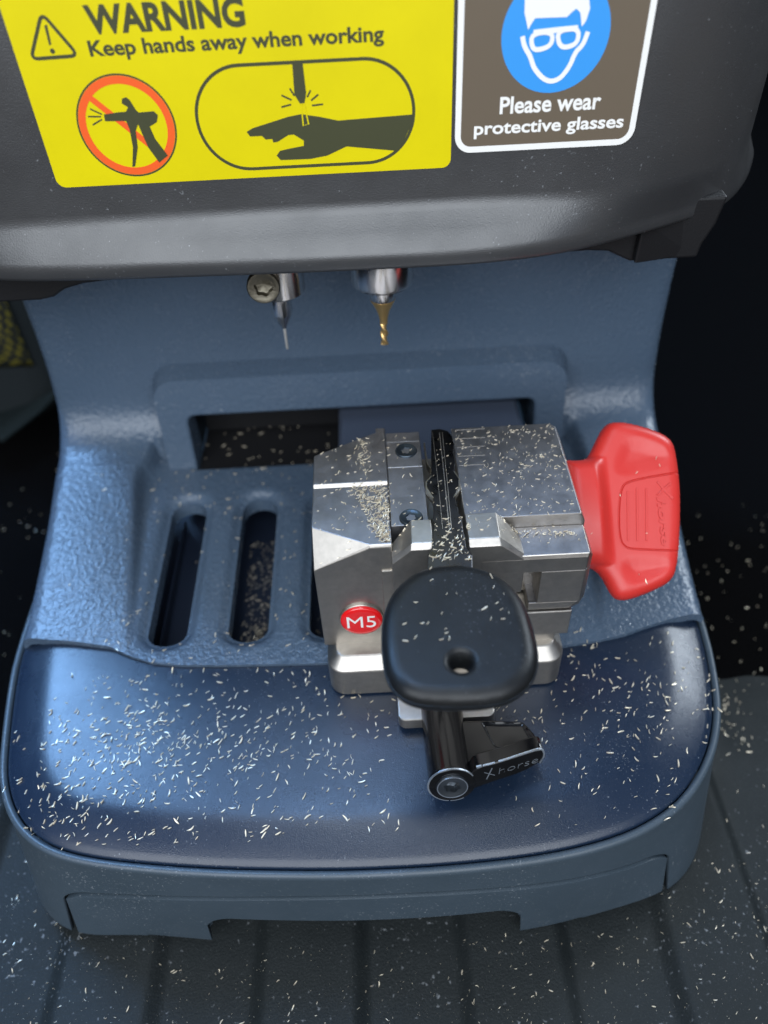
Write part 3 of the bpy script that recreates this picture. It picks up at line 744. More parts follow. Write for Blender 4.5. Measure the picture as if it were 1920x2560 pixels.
hair = [(500, -40), (498, 60), (515, 142), (532, 110), (548, 86), (700, 80), (722, 58), (745, 40), (764, 60), (770, 126), (790, 100), (810, 40), (802, -40), (760, -110), (640, -130), (540, -100)]
mb.prism([g(*p) for p in hair], FR, 0.01, D2)
jaw = smooth_poly([g(*p) for p in ((488, 172), (497, 222), (525, 265), (543, 328), (600, 388), (660, 382), (712, 318), (740, 246), (776, 214), (800, 150))], 2, closed=False)
mb.ribbon(jaw, 0.105, FR, 0.01, D2)
for q in (((530, 160), (632, 148), (628, 215), (560, 240), (532, 225)), ((655, 145), (756, 130), (752, 205), (690, 228), (660, 210))):
    mb.ribbon(smooth_poly([g(*p) for p in q], 2), 0.10, FR, 0.01, D3, True)
mb.ribbon([g(540, 155), g(640, 143), g(752, 132)], 0.11, FR, 0.01, D4)
mb.obj('goggles_face_symbol', M['white_print'], gl)
label_text('lettering', 'Please wear', M['white_print'], gl, (382, 556), (858, 508), (378, 474), Z2, 0.022)
label_text('lettering', 'protective glasses', M['white_print'], gl, (258, 676), (965, 612), (255, 596), Z2, 0.022)

# ================================================================== key clamp
clamp = thing('key_clamp', 'machined steel key clamp with red wing knob, on the machine carriage', 'clamp', (1.7, 16, 5.46))
ZT = 10.38
p4 = lambda X, Y, z=ZT: tuple(atz(*Z4(X, Y), z))
# left jaw
A, B, Cc, D, E_, Fv = p4(100, 262), p4(430, 135), p4(500, 130), p4(505, 735), p4(402, 738), p4(80, 645)
yf = (D[1] + E_[1]) / 2
xl = (A[0] + Fv[0]) / 2; xr = (Cc[0] + D[0]) / 2; yr = (B[1] + Cc[1]) / 2
G_ = aty(*Z4(95, 890), yf - 0.05)
zbj = float(aty(*Z5(165, 465), yf - 0.05)[2])
ys_ = p4(95, 432)[1]
mb = MB()
mb.hull([(xl, ys_, ZT - .05), (xr, ys_, ZT - .05), (xr, yf, ZT - .05), (E_[0], yf, ZT - .05), (xl, Fv[1], ZT - .05), (xl, yf - 0.05, G_[2]), (xr, yf - 0.05, ZT - 0.14), (E_[0], yf - .05, ZT - .14),
         (xl, yf - 0.05, zbj), (xr, yf - 0.05, zbj), (xl, ys_, zbj), (xr, ys_, zbj)])
mb.hull([(xl, A[1], ZT), (B[0], yr, ZT), (xr, yr, ZT), (xr, ys_ + 0.10, ZT), (xl, ys_ + 0.10, ZT), (xl, ys_ + 0.002, ZT - .1), (xr, ys_ + 0.002, ZT - .1), (xl, A[1], zbj), (B[0], yr, zbj), (xr, yr, zbj), (xr, ys_ + 0.002, zbj), (xl, ys_ + 0.002, zbj)])
q0 = p4(430, 180); mb.box(B[0] + 0.02, xr, yr - 0.02, yr + 0.28, 8, ZT - 0.06)
jl = top_tone(mb.obj('fixed_jaw', M['steel'], clamp, bevel=0.025), M['steel_top'])
# clamping insert with two cap screws
xi0 = xr + 0.012; xi1 = p4(690, 300)[0]; yi0 = p4(600, 640)[1]; yi1 = p4(600, 128)[1]
yk = [yi0, p4(600, 325)[1], p4(600, 183)[1], yi1]
mb = MB()
for i in range(3): mb.box(xi0, xi1, yk[i] + 0.012 * (i > 0), yk[i + 1] - 0.012, 8.0, ZT + (0.0, 0.01, -0.02)[i])
mb.obj('jaw_insert', M['steel_top'], clamp, bevel=0.02)
for X, Y in ((600, 228), (628, 592)):
    c = p4(X, Y, ZT + 0.06); socket_screw('cap_screw', c, (0, 0, 1), 0.31, M['black_screw'], clamp, hexr=0.42)
# raised stop on the left of the key
yst = p4(680, 760)[1]
xs0, xs1 = p4(515, 690)[0], p4(742, 700)[0]
ZS = ZT + 0.22
T1 = p4(626, 612, ZS); T2_ = p4(742, 606, ZS); T3_ = p4(632, 738, ZS); T4 = p4(742, 728, ZS)
zbs = 7.0
mb = MB(); mb.hull([T1, (xs1, T2_[1], ZS), T3_, (xs1, T3_[1], ZS), (T3_[0] - .02, T3_[1] - 0.13, ZS - 0.13), (xs1, T3_[1] - 0.13, ZS - 0.13),
                    (xs0, T1[1] - 0.35, ZS - 0.52), (xs0, T3_[1], ZS - 0.52), (xs0, T3_[1] - 0.13, ZS - 0.62), (xs0, T1[1] - 0.35, zbs), (xs0, T3_[1] - 0.13, zbs), (xs1, T3_[1] - 0.13, zbs), (xs1, T1[1], zbs), (T1[0], T1[1], zbs)])
mb.obj('key_stop', M['steel'], clamp, bevel=0.02)
yfront = T3_[1] - 0.13
# right, moving jaw
xm0 = p4(905, 500)[0]; xm1 = (p4(1430, 88)[0] + p4(1535, 590)[0]) / 2; ym0 = p4(1200, 598)[1]; ym1 = (p4(880, 118)[1] + p4(1400, 88)[1]) / 2
ZJ = ZT + 0.05
mb = MB()
mb.hull([(xm0, ym0, ZJ), (xm1, ym0, ZJ), (xm0, ym1, ZJ), (xm1 - .15, ym1, ZJ), (xm1, ym1 - .15, ZJ), (xm1 + 0.13, ym0, ZJ - 0.3), (xm1 + 0.13, ym1 - .2, ZJ - 0.3), (xm1 - .1, ym1 + .05, ZJ - 0.3), (xm0, ym1 + .03, ZJ - .1),
         (xm0, ym0, 7), (xm1 + 0.13, ym0, 7), (xm0, ym1 + .03, 7), (xm1 - .1, ym1 + .05, 7), (xm1 + .13, ym1 - .2, 7)])
# front ledge
ZL = ZJ - 0.42
xf0 = p4(945, 740)[0]
yl_ = p4(1400, 798, ZL)[1]
xq = xm1 + 0.08
mb.hull([(xf0 + .3, ym0, ZL), (xq, ym0, ZL), (xf0 + .3, yl_, ZL), (xq - .02, yl_, ZL), (xf0 + .3, yfront, ZL - 0.12), (xq - .05, yfront, ZL - 0.12), (xq + 0.10, ym0, ZL - 0.2), (xq + .10, yl_ + .1, ZL - .2),
         (xf0 + .3, ym0, ZL - .62), (xq + .10, ym0, ZL - .62), (xf0 + .3, yfront, ZL - .62), (xq - .05, yfront, ZL - .62), (xq + .10, yl_ + .1, ZL - .62)])
# lower right column and guides, leaving the T-slot open
xt0 = float(aty(*Z4(1330, 950), yfront)[0])
zt_b = float(aty(*Z4(1520, 1092), yfront)[2])
mb.hull([(xt0, ym0, ZL - .615), (xq + .10, ym0, ZL - .615), (xt0, yfront, ZL - .615), (xq - .05, yfront, ZL - .615), (xq + .10, yl_ + .1, ZL - .615), (xt0, ym0, zt_b + .3), (xq + .10, ym0, zt_b + .3), (xt0, yfront, zt_b + .3), (xq - .05, yfront, zt_b + .3), (xq + .10, yl_ + .1, zt_b + .3)])
mb.hull([(xt0 - .22, ym0, zt_b + .298), (xq + .08, ym0, zt_b + .298), (xt0 - .22, yfront + .01, zt_b + .298), (xq - .07, yfront + .01, zt_b + .298), (xt0 - .22, ym0, zt_b), (xq - .15, ym0, zt_b), (xt0 - .22, yfront + .01, zt_b), (xq - .3, yfront + .01, zt_b), (xq + .0, yl_ + .1, zt_b), (xq + .08, yl_ + .1, zt_b + .298)])
mb.box(xm0 + .02, xt0 + .08, yfront + .7, ym0 + .1, zt_b + .02, ZL - .06)
mj = top_tone(mb.obj('moving_jaw', M['steel'], clamp, bevel=0.025), M['steel_top'])
mb = MB()
for Yp in (120, 167, 214, 263, 313):
    a = p4(868 + (Yp - 120) * .12, Yp, ZJ); b = p4(1032, Yp - 5, ZJ)
    mb.box(max(a[0], xm0 + .02), b[0], a[1] - 0.012, a[1] + 0.012, ZJ - 0.01, ZJ + 0.008)
mb.obj('graduation_mark', M['steel'], mj)
# raised stop on the right of the key
r1, r2, r3, r4 = p4(930, 602, ZS), p4(1085, 600, ZS), p4(1112, 704, ZS), p4(942, 706, ZS)
s1_ = p4(1250, 700, ZL + .02); s2_ = p4(1250, 806, ZL + .02)
mb = MB(); mb.hull([(r4[0], ym0 + .02, ZS), (r2[0] + .05, ym0 + .02, ZS), (r3[0], r3[1], ZS), (r4[0], r3[1], ZS), (r3[0] + .02, yfront + .004, ZS - .13), (r4[0], yfront + .004, ZS - .13),
                    (s1_[0] - .15, ym0 - .2, ZL + .01), (s2_[0], yl_ + .05, ZL + .01), (s2_[0], yfront + .004, ZL - .12), (r2[0] + .3, ym0 + .02, ZL + .01),
                    (r4[0], ym0 + .02, ZL - .61), (r4[0], yfront + .004, ZL - .61), (s2_[0], yfront + .004, ZL - .61), (s2_[0], ym0 - .2, ZL - .61), (r2[0] + .3, ym0 + .02, ZL - .61)])
mb.obj('key_stop', M['steel'], clamp, bevel=0.02)
# guide tongue in the T-slot
g0 = aty(*Z4(1245, 890), yfront); g1 = aty(*Z4(1242, 1005), yfront)
mb = MB(); mb.box(xs0 + 0.5, g0[0], yfront + 0.004, yfront + 1.2, g1[2], g0[2]); mb.box(xs0 + .4, g0[0] - .1, yfront + .1, yfront + 1.4, g1[2] - .9, g1[2] + .02)
mb.obj('guide_tongue', M['steel'], clamp, bevel=0.03)
# body between the jaws and the neck
mb = MB(); mb.box(xr - 0.3, xm0 + .6, yfront + .3, ym1 - .1, 6.9, 9.4)
mb.obj('clamp_body', M['steel'], clamp, bevel=0.03)
ra = aty(*Z5(1290, 292), yfront - .05); rb = aty(*Z5(1482, 400), yfront - .05)
mb = MB(); mb.box(1.5, float(rb[0]), yfront - .05, 18.4, float(rb[2]), float(ra[2]) + .02); mb.box(xr - .2, float(rb[0]) - .3, yfront + .10, 18.4, 6.2, zbj + .6)
mb.obj('slide_rail', M['steel'], clamp, bevel=0.03)
# base block with bevelled shoulders
by0 = float(atz(*Z5(330, 732), 4.84)[1])
zq0, zq1 = float(aty(*Z5(330, 732), by0)[2]), float(aty(*Z5(330, 612), by0)[2]); zq2 = float(aty(*Z5(330, 522), by0 + .34)[2])
zq0 = max(zq0, 4.80)
bx0 = float(aty(*Z5(170, 560), by0 + .3)[0]); bx1 = float(aty(*Z5(1455, 540), by0 + .3)[0])
rl = [(rrect(bx0, bx1, by0, 18.5, 0.5), zq0), (rrect(bx0, bx1, by0, 18.5, 0.5), zq1), (rrect(bx0 + .28, bx1 - .28, by0 + .34, 18.4, 0.3), zq2), (rrect(bx0 + .34, bx1 - .34, yf + .02, 18.3, 0.2), zq2 + .004), (rrect(bx0 + .34, bx1 - .34, yf + .04, 18.3, 0.2), max(zbj + .02, zq2 + .1))]
V = []; Fq = []; n = len(rl[0][0])
for pl_, z in rl: V += [(p[0], p[1], z) for p in pl_]
for k_ in range(4): Fq += [(k_ * n + i, k_ * n + (i + 1) % n, (k_ + 1) * n + (i + 1) % n, (k_ + 1) * n + i) for i in range(n)]
Fq += [tuple(range(n)), tuple(4 * n + i for i in range(n))]
mesh_obj('clamp_base', V, Fq, M['steel'], clamp, smooth=20, bevel=0.03)
# tongue under the key head
k0 = atz(*Z5(560, 880), 5.35); k1 = atz(*Z5(1088, 850), 5.35)
tb = rrect(float(k0[0]), float(k1[0]), float(k0[1]) - .02, by0 + .5, 0.22)
MB().prism(tb, ((0, 0, 0), (1, 0, 0), (0, 1, 0), (0, 0, 1)), 4.95, 5.40).obj('locking_plate', M['steel'], clamp, bevel=0.04)
# M5 badge
bc = aty(*Z5(358, 315), yf - 0.06); rb_ = float(aty(*Z5(480, 310), yf - .06)[0] - aty(*Z5(238, 318), yf - .06)[0]) / 2
fy = yf - 0.05
MB().lathe([(-0.1, rb_), (0.06, rb_), (0.075, rb_ * .98)], (bc[0], fy, bc[2]), (0, -1, 0), 48).obj('badge_seat', M['steel'], clamp, smooth=30)
bd_ = MB().lathe([(0.05, rb_ * .95), (0.12, rb_ * .95), (0.16, rb_ * .90), (0.175, rb_ * .75), (0.18, rb_ * .4)], (bc[0], fy, bc[2]), (0, -1, 0), 48).obj('badge', M['badge_red'], clamp, smooth=50)
lettering('lettering', 'M5', M['white_print'], bd_, (bc[0] - rb_ * .66, fy - 0.172, bc[2] - rb_ * .36), X_, Z_, NY, rb_ * 1.3, rb_ * .78, 0.014, -0.004)

# ---- red wing knob
ph = R(38); wv = np.array([0, math.cos(ph), math.sin(ph)]); nv = np.array([0, -math.sin(ph), math.cos(ph)])
kc = np.array(atz(*Z6(600, 740), 8.5))
KFR = (kc, np.array([1., 0, 0]), wv, nv)
HT = 0.42                                       # half thickness
def kp(X, Y, h=HT * .6):
    p = atp(*Z6(X, Y), kc + nv * h, nv) - kc; return (float(p[0]), float(p @ wv))
kout = [(345, 395), (440, 392), (470, 370), (520, 260), (575, 160), (640, 132), (740, 142), (880, 180), (985, 225), (1040, 280), (1062, 380), (1085, 560), (1088, 760), (1078, 1000), (1060, 1140), (1020, 1220), (900, 1280), (740, 1340), (660, 1338), (620, 1300), (570, 1200), (530, 1150), (480, 1118), (455, 1118)]
ko = [kp(*p) for p in kout]
ko = [(ko[0][0] - .35, ko[0][1])] + ko + [(ko[0][0] - .35, ko[-1][1])]
ko = smooth_poly(ko, 2)
lobe1 = [kp(*p) for p in ((700, 235), (985, 330), (1005, 440), (640, 520), (620, 400))]
lobe2 = [kp(*p) for p in ((640, 1040), (1010, 1060), (985, 1170), (720, 1270))]
pad = [kp(*p) for p in ((1090, 482), (720, 545), (665, 590), (648, 750), (655, 930), (690, 990), (760, 1002), (1080, 1012))]
lobe1 = smooth_poly(lobe1, 2); lobe2 = smooth_poly(lobe2, 2)
pad = resample(smooth_poly(pad, 2, closed=False), 0.03, closed=False); pad_extra = []
_pd = np.array(pad); _t = np.gradient(_pd, axis=0); _t /= np.linalg.norm(_t, axis=1)[:, None]; _nn = np.stack([-_t[:, 1], _t[:, 0]], 1)
for o_ in (-0.034, -0.008, 0.008, 0.034): pad_extra += list(_pd + _nn * o_)
uneck = kp(520, 700)[0]
def knob_top(P, d, dh):
    r_ = 0.42; h = HT * np.sqrt(np.clip(1 - (1 - np.clip(d / r_, 0, 1)) ** 2, 0, 1))
    for lb in (lobe1, lobe2): h -= 0.10 * (1 - ssw(-0.42, 0.10, sdf(P, lb)))
    dp = dist(P, pad, closed=False); h -= 0.05 * (1 - ssw(0.008, 0.032, dp))
    nk = 1 - ssw(uneck - 0.15, uneck + 0.35, P[:, 0]); cy = (kp(400, 395)[1] + kp(440, 1118)[1]) / 2; hw_ = abs(kp(400, 395)[1] - kp(440, 1118)[1]) / 2
    h += nk * np.sqrt(np.clip(1 - ((P[:, 1] - cy) / hw_) ** 2, 0, 1)) * 0.55 * (d > 0)
    return h
v, f = pillow(ko, [], KFR, knob_top, lambda P, d, dh: -knob_top(P, d, dh), 0.05, pad_extra)
knob = mesh_obj('wing_knob', v, f, M['red'], clamp, smooth=60)
surf = kc + nv * HT
mb = MB()
for X in (720, 782, 845):
    a = kp(X, 590 if X > 750 else 610, HT); b = kp(X + 3, 942, HT); mb.ribbon([a, b], 0.06, KFR, HT - 0.03, HT + 0.03)
mb.obj('grip_rib', M['red'], knob, bevel=0.012)
a = kp(925, 978, HT); b = kp(925, 560, HT)
# reads downwards along the wing: text axis = -w, letter up = +x
lettering('lettering', 'horse', M['red'], knob, surf + np.array([1., 0, 0]) * (kp(918, 700, HT)[0]) + wv * kp(900, 655, HT)[1] - nv * .02, -wv, (1, 0, 0), nv, abs(kp(900, 655, HT)[1] - kp(900, 980, HT)[1]), kp(968, 700, HT)[0] - kp(912, 700, HT)[0], 0.055, 0.03, 0.25)
mb = MB()
mb.ribbon([kp(920, 545, HT), kp(955, 590, HT), kp(1022, 660, HT)], 0.075, KFR, HT - .02, HT + .034)
mb.ribbon([kp(1010, 555, HT), kp(965, 590, HT), kp(918, 640, HT)], 0.06, KFR, HT - .02, HT + .036)
mb.obj('emblem', M['red'], knob, bevel=0.01)

# ---- black locking lever with cap screw
lc = atz(*Z5(850, 1215), 5.75)
la = Vector((0.02, -1, 0.20)).normalized()
lx = float(lc[0])
lv = MB()
cl = Vector(lc)
rL = 0.60
back = (float(by0) - 0.2 - cl.y) / (-la.y)
lv.lathe([(-abs(back), rL * .98), (-0.12, rL * .98), (-0.04, rL * 1.03), (0.05, rL * 1.03), (0.09, rL * .98), (0.10, rL * .62), (-0.15, rL * .60)], tuple(cl), la, 56)
lever = lv.obj('lock_lever', M['black_gloss'], clamp, smooth=35)
# lever arm: a flat wing reaching to the right
lu = Vector((1, 0, 0)); lu = (lu - la * lu.dot(la)).normalized(); lvv = -la.cross(lu) if (-la.cross(lu)).z > 0 else la.cross(lu)
fr_arm = (tuple(cl), tuple(lu), tuple(-la), tuple(lvv))         # u right, v backwards, n up
def lp(X, Y, h):
    c0 = np.array(cl) + np.array(lvv) * h; q = atp(*Z5(X, Y), c0, np.array(lvv)) - np.array(cl); return (float(q @ np.array(lu)), float(q @ np.array(-la)))
arm_o = [(0.1, 0.0)] + [lp(X, Y, 0.32) for X, Y in ((985, 1130), (1100, 1098), (1230, 1058), (1330, 1022), (1352, 1018), (1340, 985), (1310, 930), (1255, 872), (1230, 862), (1100, 858), (985, 862))] + [(0.1, lp(985, 862, .32)[1])]
def arm_top(P, d, dh):
    pk = [lp(X, Y, 0.32) for X, Y in ((1015, 885), (1055, 960), (1085, 1012), (1130, 1022), (1305, 985), (1240, 880))]
    h = 0.34 * np.sqrt(np.clip(1 - (1 - np.clip(d / 0.13, 0, 1)) ** 2, 0, 1)) * np.clip(1 - 0.10 * P[:, 0], 0.6, 1)
    return h - 0.07 * (1 - ssw(-0.05, 0.03, sdf(P, pk)))
v, f = pillow(arm_o, [], fr_arm, arm_top, lambda P, d, dh: -0.30 - 0 * d, 0.04)
mesh_obj('lever_arm', v, f, M['black_gloss'], lever, smooth=50)
# front web of the arm carrying the embossed name
w0 = np.array(cl) + np.array(la) * 0.075
def fp(X, Y): q = atp(*Z5(X, Y), w0, np.array(la)) - w0; return (float(q @ np.array(lu)), float(q @ np.array(lvv)))
FRW = (tuple(w0), tuple(lu), tuple(lvv), tuple(la))
web = [fp(*p) for p in ((985, 1133), (1100, 1105), (1230, 1063), (1330, 1030), (1352, 1040), (1355, 1068), (1330, 1108), (1240, 1160), (1100, 1205), (1000, 1240), (960, 1255), (940, 1190))]
MB().prism(smooth_poly(web, 1), FRW, -0.45, 0.0).obj('lever_web', M['black_gloss'], lever, bevel=0.05, smooth=40)
# worn bright edges
mb = MB()
edge = [fp(*p) for p in ((985, 1133), (1100, 1105), (1230, 1063), (1330, 1030), (1350, 1040), (1356, 1068), (1330, 1108))]
e2 = resample(smooth_poly(edge, 2, closed=False), 0.05, closed=False)
k_ = 0
while k_ < len(e2) - 3:
    L2 = rng.randint(3, 9); mb.ribbon(e2[k_:k_ + L2], rng.uniform(0.02, 0.05), FRW, -0.04, 0.006); k_ += L2 + rng.randint(-1, 1)
for a0, a1, wd in ((140, 208, .05), (98, 142, .04), (55, 100, .035), (207, 262, .03), (266, 300, .025), (30, 56, .03)):
    t_ = [(rL * 1.02 * math.cos(R(a)), rL * 1.02 * math.sin(R(a))) for a in np.linspace(a0, a1, 10)]
    mb.ribbon(t_, wd, FRW, -0.03, 0.005)
mb.obj('worn_edge', M['worn_edge'], lever)
q0, q1, q2 = fp(1040, 1195), fp(1335, 1105), fp(1060, 1130)
ua_ = np.array(q1) - np.array(q0); L3 = np.linalg.norm(ua_); ua_ /= L3; va_ = np.array([-ua_[1], ua_[0]])
to3 = lambda a: np.array(lu) * a[0] + np.array(lvv) * a[1]
lettering('lettering', 'horse', M['worn_edge'], lever, w0 + to3(np.array(q0) + ua_ * L3 * .24 + va_ * .05), to3(ua_), to3(va_), np.array(la), L3 * .74, 0.20, 0.008, -0.03, 0.3)
mb = MB(); mb.ribbon([np.array(q0), np.array(q0) + ua_ * .26 + va_ * .34], 0.025, FRW, -.01, .008); mb.ribbon([np.array(q0) + ua_ * .03 + va_ * .27, np.array(q0) + ua_ * .24 + va_ * .05], 0.018, FRW, -.01, .009)
mb.obj('emblem', M['worn_edge'], lever)
socket_screw('lever_screw', tuple(cl + la * 0.16), la, 0.42, M['zinc_screw'], lever, hexr=0.46)
c2 = [(0.385 * math.cos(a), 0.385 * math.sin(a)) for a in np.linspace(0, 2 * math.pi, 60)[:-1]]
MB().ribbon(c2, 0.022, FRW, 0.06, 0.09, True).obj('screw_rim', M['worn_edge'], lever)

# ================================================================== car key
ZK = ZS + 0.02
kroot = np.array(p4(845, 870, ZK))
key = thing('car_key', 'plain car key with black plastic head and dark cut blade, held in the steel clamp', 'key', tuple(kroot))
left = [(738, 118), (737, 200), (738, 330), (740, 372), (712, 402), (712, 432), (750, 490), (752, 560), (748, 640), (740, 760), (720, 800), (715, 900)]
right = [(965, 900), (962, 800), (930, 760), (912, 660), (905, 600), (885, 565), (866, 480), (890, 430), (890, 385), (862, 345), (870, 300), (858, 245), (864, 205), (850, 150), (830, 125), (785, 112)]
bo = [p4(X, Y, ZK)[:2] for X, Y in left + right]
XYF = ((0, 0, 0), (1, 0, 0), (0, 1, 0), (0, 0, 1))
MB().prism(bo, XYF, ZK - 0.24, ZK).obj('blade', M['key_metal'], key, bevel=0.02)
blade = key.children[0]
mb = MB()
for xa, xb, wd in ((783, 836, .022), (798, 848, .016), (745, 800, .012)):
    mb.ribbon([p4(xa, 135, ZK)[:2], p4((xa + xb) / 2 + 2, 400, ZK)[:2], p4(xb, 660, ZK)[:2]], wd, XYF, ZK - .02, ZK + 0.022)
mb.obj('blade_ridge', M['steel'], blade, bevel=0.006)  # brighter steel puts the ridge highlights into the colour
cutl = [p4(X, Y, ZK)[:2] for X, Y in ((716, 190), (712, 300), (735, 335), (740, 372), (712, 402), (712, 432), (750, 490))]
cutr = [p4(X, Y, ZK)[:2] for X, Y in ((866, 480), (890, 430), (890, 385), (862, 345), (870, 300), (858, 245))]
mb = MB(); mb.ribbon(cutl[3:], 0.045, XYF, ZK - .22, ZK - 0.004); mb.ribbon(cutr[:4], 0.04, XYF, ZK - .22, ZK - .004)
mb.ribbon([p4(700, 190, ZT - .2)[:2], p4(715, 300, ZT - .2)[:2], p4(735, 330, ZT - .2)[:2]], 0.04, XYF, ZT - .4, ZT - .2)
mb.obj('cut_edge', M['key_cut'], blade)
# plastic head
ZB = ZK + 0.02
kb = lambda X, Y: tuple(atz(*Z5(X, Y), ZB)[:2])
bow_o = [(840, 40), (960, 48), (1080, 85), (1180, 155), (1245, 250), (1285, 360), (1318, 500), (1318, 590), (1285, 670), (1220, 735), (1140, 775), (1000, 798), (880, 800), (760, 798), (650, 785), (560, 745), (500, 660), (476, 560), (470, 450), (476, 330), (510, 220), (580, 125), (690, 62)]
bo2 = smooth_poly([kb(*p) for p in bow_o], 2)
hc = np.array(kb(900, 590)); hr = abs(kb(972, 590)[0] - kb(838, 590)[0]) / 2
hole = [(hc[0] + hr * math.cos(2 * math.pi * i / 40), hc[1] + hr * math.sin(2 * math.pi * i / 40)) for i in range(40)]
def bow_top(P, d, dh):
    r_ = 0.36; h = 0.27 * np.sqrt(np.clip(1 - (1 - np.clip(d / r_, 0, 1)) ** 2, 0, 1))
    return h - 0.07 * (1 - ssw(0, 0.13, dh)) ** 2
v, f = pillow(bo2, [hole], ((0, 0, ZB), (1, 0, 0), (0, 1, 0), (0, 0, 1)), bow_top, lambda P, d, dh: -0.1 - 0.30 * np.sqrt(np.clip(1 - (1 - np.clip(d / .3, 0, 1)) ** 2, 0, 1)), 0.045)
mesh_obj('key_head', v, f, M['bow'], key, smooth=60)
lower = smooth_poly([kb(*p) for p in bow_o], 2); cb = np.mean(lower, 0)
mb = MB(); mb.ribbon(lower, 0.05, XYF, ZB - 0.10, ZB - 0.0, True)
mb.obj('seam_rim', M['bow'], key, smooth=40)

# ================================================================== bag at the back left
bag = thing('tool_bag', 'dark tool bag with black and yellow mesh pocket, behind the machine at left', 'bag', (-24, 36, 0))
bagv = smooth_poly(rrect(-34, -16.0, 0, 9.6, 2.5), 1)
mb = MB(); mb.prism([tuple(p) for p in bagv], ((0, 33, 0), (1, 0, 0), (0, 0, 1), (0, 1, 0)), 0, 9)
mb.obj('bag_body', M['bag'], bag, bevel=1.2, seg=4, smooth=50)
V = []; Fq = []; nu, nv_ = 24, 16
for j in range(nv_ + 1):
    for i in range(nu + 1):
        a = i / nu; b = j / nv_; V.append((-33 + a * 16.4, 32.9 - 1.1 * math.sin(math.pi * a) ** .5 * math.sin(math.pi * b) ** .5, 3.4 + b * 5.2 - 0.4 * math.sin(a * 5)))
for j in range(nv_):
    for i in range(nu): q = j * (nu + 1) + i; Fq.append((q, q + 1, q + nu + 2, q + nu + 1))
mesh_obj('mesh_pocket', V, Fq, M['weave'], bag, smooth=60, solid=0.1)
# webbing strap hanging over the mat
sp_ = [atz(120, 745, 2.5), atz(75, 800, 2.2), atz(30, 850, 1.6), atz(-40, 910, 0.8)]
V = []; Fq = []
sp2 = smooth_poly(sp_, 2, closed=False)
for i, p in enumerate(sp2):
    for w_ in (-1, -.5, 0, .5, 1): V.append((p[0] + w_ * 1.6, p[1] - w_ * 1.9, p[2] + 0.15 * math.cos(w_ * 2 + i * .3)))
for i in range(len(sp2) - 1): Fq += [(i * 5 + k_, i * 5 + k_ + 1, i * 5 + 6 + k_, i * 5 + 5 + k_) for k_ in range(4)]
mesh_obj('strap', V, Fq, M['web'], bag, smooth=60, solid=0.18)

# ================================================================== metal shavings
bpy.context.view_layer.update()
dg = bpy.context.evaluated_depsgraph_get()
allv = []; allf = []; owner = []
for o in [q for q in COL.objects if q.type == 'MESH']:
    ev = o.evaluated_get(dg); me = ev.to_mesh(); mw = o.matrix_world; b = len(allv)
    allv += [mw @ v.co / U for v in me.vertices]
    for p in me.polygons: allf.append([b + i for i in p.vertices]); owner.append(o.name.split('.')[0])
    ev.to_mesh_clear()
bvh = BVHTree.FromPolygons(allv, allf)
chips_v = []; chips_f = []
def chip(p, nrm, L, wd, th, ang):
    n = Vector(nrm).normalized(); t = Vector((math.cos(ang), math.sin(ang), 0)); t = (t - n * t.dot(n)).normalized(); s_ = n.cross(t)
    tilt = rng.gauss(0, 0.16); curl = rng.gauss(0, 0.13); up = rng.uniform(0.0, 0.35); K = 5; b = len(chips_v)
    for i in range(K):
        a = i / (K - 1) * 2 - 1; ww = wd * (0.30 + 0.70 * (1 - a * a) ** 0.6) / 2
        c = Vector(p) + t * (a * L / 2) + s_ * (curl * L * 0.5 * a * a) + n * (th * .5 + up * L * 0.35 * a * a + tilt * L * .5 * (a + 1))
        for q in (c - s_ * ww - n * th / 2, c + s_ * ww - n * th / 2, c + s_ * ww * .7 + n * th / 2, c - s_ * ww * .7 + n * th / 2): chips_v.append(q)
    for i in range(K - 1):
        for j in range(4): chips_f.append((b + 4 * i + j, b + 4 * i + (j + 1) % 4, b + 4 * i + 4 + (j + 1) % 4, b + 4 * i + 4 + j))
    chips_f.append((b, b + 1, b + 2, b + 3)); chips_f.append((b + 4 * K - 4, b + 4 * K - 3, b + 4 * K - 2, b + 4 * K - 1))
def drop(x, y, z0=12.0, size=1.0, lift=0.0, only=None, avoid=()):
    h = bvh.ray_cast(Vector((x, y, z0)), Vector((0, 0, -1)))
    if h[0] is None: return
    nm = owner[h[2]]
    if only and nm not in only: return
    if nm in avoid or nm in ('wing_knob', 'lock_lever') and rng.random() < .6: return
    n = h[1]
    if n.z < 0: n = -n
    if n.z < 0.55: return
    L = min(rng.lognormvariate(math.log(0.112), 0.38), 0.20) * size
    chip(h[0] + n * lift, n, L, L * rng.uniform(0.14, 0.25), 0.028 * size, rng.uniform(0, math.pi * 2) if rng.random() < .35 else rng.gauss(0.9, 0.55))
def scatter(n, fx, **k):
    for _ in range(n): drop(*fx(), **k)
g_ = lambda cx, cy, sx_, sy_: (lambda: (rng.gauss(cx, sx_), rng.gauss(cy, sy_)))
u_ = lambda x0, x1, y0, y1: (lambda: (rng.uniform(x0, x1), rng.uniform(y0, y1)))
PL = ('base_plate', 'base_skirt')
scatter(520, u_(-10.2, 2.0, 8.9, 14.2), only=PL)
scatter(270, g_(-5.5, 11.6, 2.9, 0.9), only=PL)
scatter(110, g_(-7.1, 11.8, 0.8, 0.6), only=PL)
scatter(70, g_(-8.9, 10.2, 0.9, 0.6), only=PL)
scatter(270, u_(2, 9.6, 8.8, 14.6), only=PL)
scatter(60, g_(6.8, 12.4, 1.2, 1.0), only=PL)
JW = ('fixed_jaw', 'jaw_insert', 'moving_jaw', 'graduation_mark', 'cap_screw', 'key_stop', 'clamp_body')
scatter(300, u_(2.1, 5.3, 13.8, 18.3), only=JW, size=0.6)
scatter(110, g_(4.1, 17.0, 0.7, 0.9), only=JW, size=0.62)
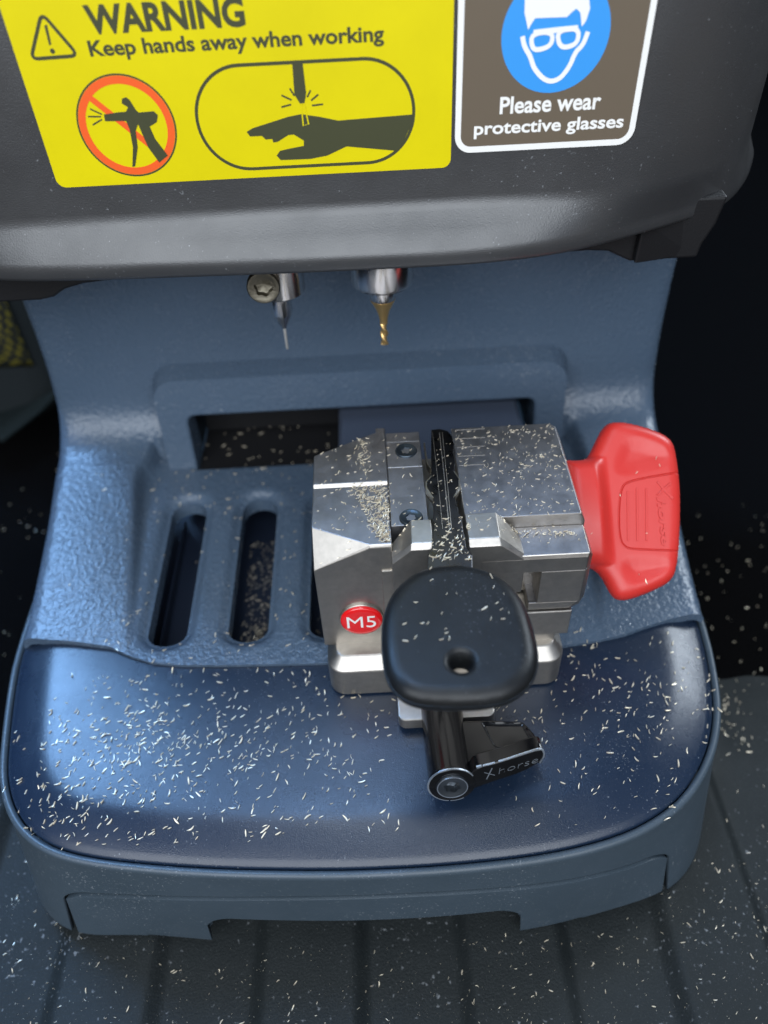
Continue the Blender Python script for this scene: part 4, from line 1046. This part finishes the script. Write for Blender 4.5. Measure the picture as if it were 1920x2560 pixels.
scatter(150, u_(-1.9, 1.0, 13.6, 18.1), only=JW, size=0.68)
for _ in range(460):
    t = rng.random(); t = t ** 1.15; X = 505 - (205 - 150 * t) * rng.random() ** 1.25 + rng.gauss(0, 8); Y = 418 + t * 305
    p = p4(X, Y); drop(p[0], p[1], only=JW, size=0.72, lift=rng.random() ** 2 * 0.10)
for _ in range(60): p = p4(rng.gauss(370, 20), rng.uniform(170, 360)); drop(p[0], p[1], only=JW, size=0.75, lift=rng.random() * .05)
for _ in range(60): p = p4(rng.uniform(1170, 1550), rng.gauss(632, 8)); drop(p[0], p[1], only=JW, size=0.65, lift=rng.random() * .04)
for _ in range(85): p = p4(rng.uniform(725, 950), 620 + 250 * rng.random() ** .7); drop(p[0], p[1], only=('blade', 'key_stop', 'blade_ridge'), size=0.85)
scatter(110, u_(0.8, 2.4, 13.0, 18.2), only=('blade', 'blade_ridge'), size=0.5)
for _ in range(26): p = atz(*Z5(rng.uniform(560, 1230), 80 + rng.random() ** 1.3 * 430), ZB); drop(p[0], p[1], only=('key_head',), size=0.85)
scatter(40, u_(5.6, 8.4, 13.5, 18), only=('wing_knob', 'grip_rib'), size=0.8)
HB = ('housing',)
scatter(170, u_(-9.0, -1.5, 14.2, 23.2), only=HB, size=0.95)
scatter(60, u_(-11.5, 10, 14.6, 23), only=HB, size=0.9)
scatter(30, u_(5.5, 7.5, 14.0, 17.5), only=HB, size=1.2)
scatter(420, u_(-5.3, -3.75, 14.6, 21.3), only=('chip_tray',), size=0.8)
scatter(200, g_(-4.5, 16.2, .4, 0.8), only=('chip_tray',), size=0.8, lift=0.10)
scatter(90, u_(-2.6, -1.3, 14.9, 20.8), only=('chip_tray',))
for _ in range(8): drop(rng.uniform(-7.7, -6.5), rng.uniform(15, 20.9), only=('chip_tray',), size=.7)
for _ in range(48):
    p = atz(rng.uniform(425, 720), rng.uniform(905, 1005), 4.98); drop(p[0], p[1], z0=5.6, only=('dust_cover',), size=1.0)
FM = ('floor_mat', 'shade_floor')
scatter(420, u_(-13, 12, 3.5, 9.5), only=FM, size=0.75)
scatter(1500, u_(-13, 12, 3.5, 9.5), only=FM, size=0.2)
scatter(330, u_(9, 20, 6, 26), only=FM, size=0.75)
scatter(70, g_(12.0, 15.0, .5, 1.2), only=FM, size=1.0)
scatter(120, u_(-20, -11, 9, 34), only=FM, size=0.75)
sh = mesh_obj('metal_shavings', chips_v, chips_f, M['chip'])
sh['kind'] = 'stuff'; sh['label'] = 'pale metal shavings scattered over the clamp, base and mat'; sh['category'] = 'shavings'
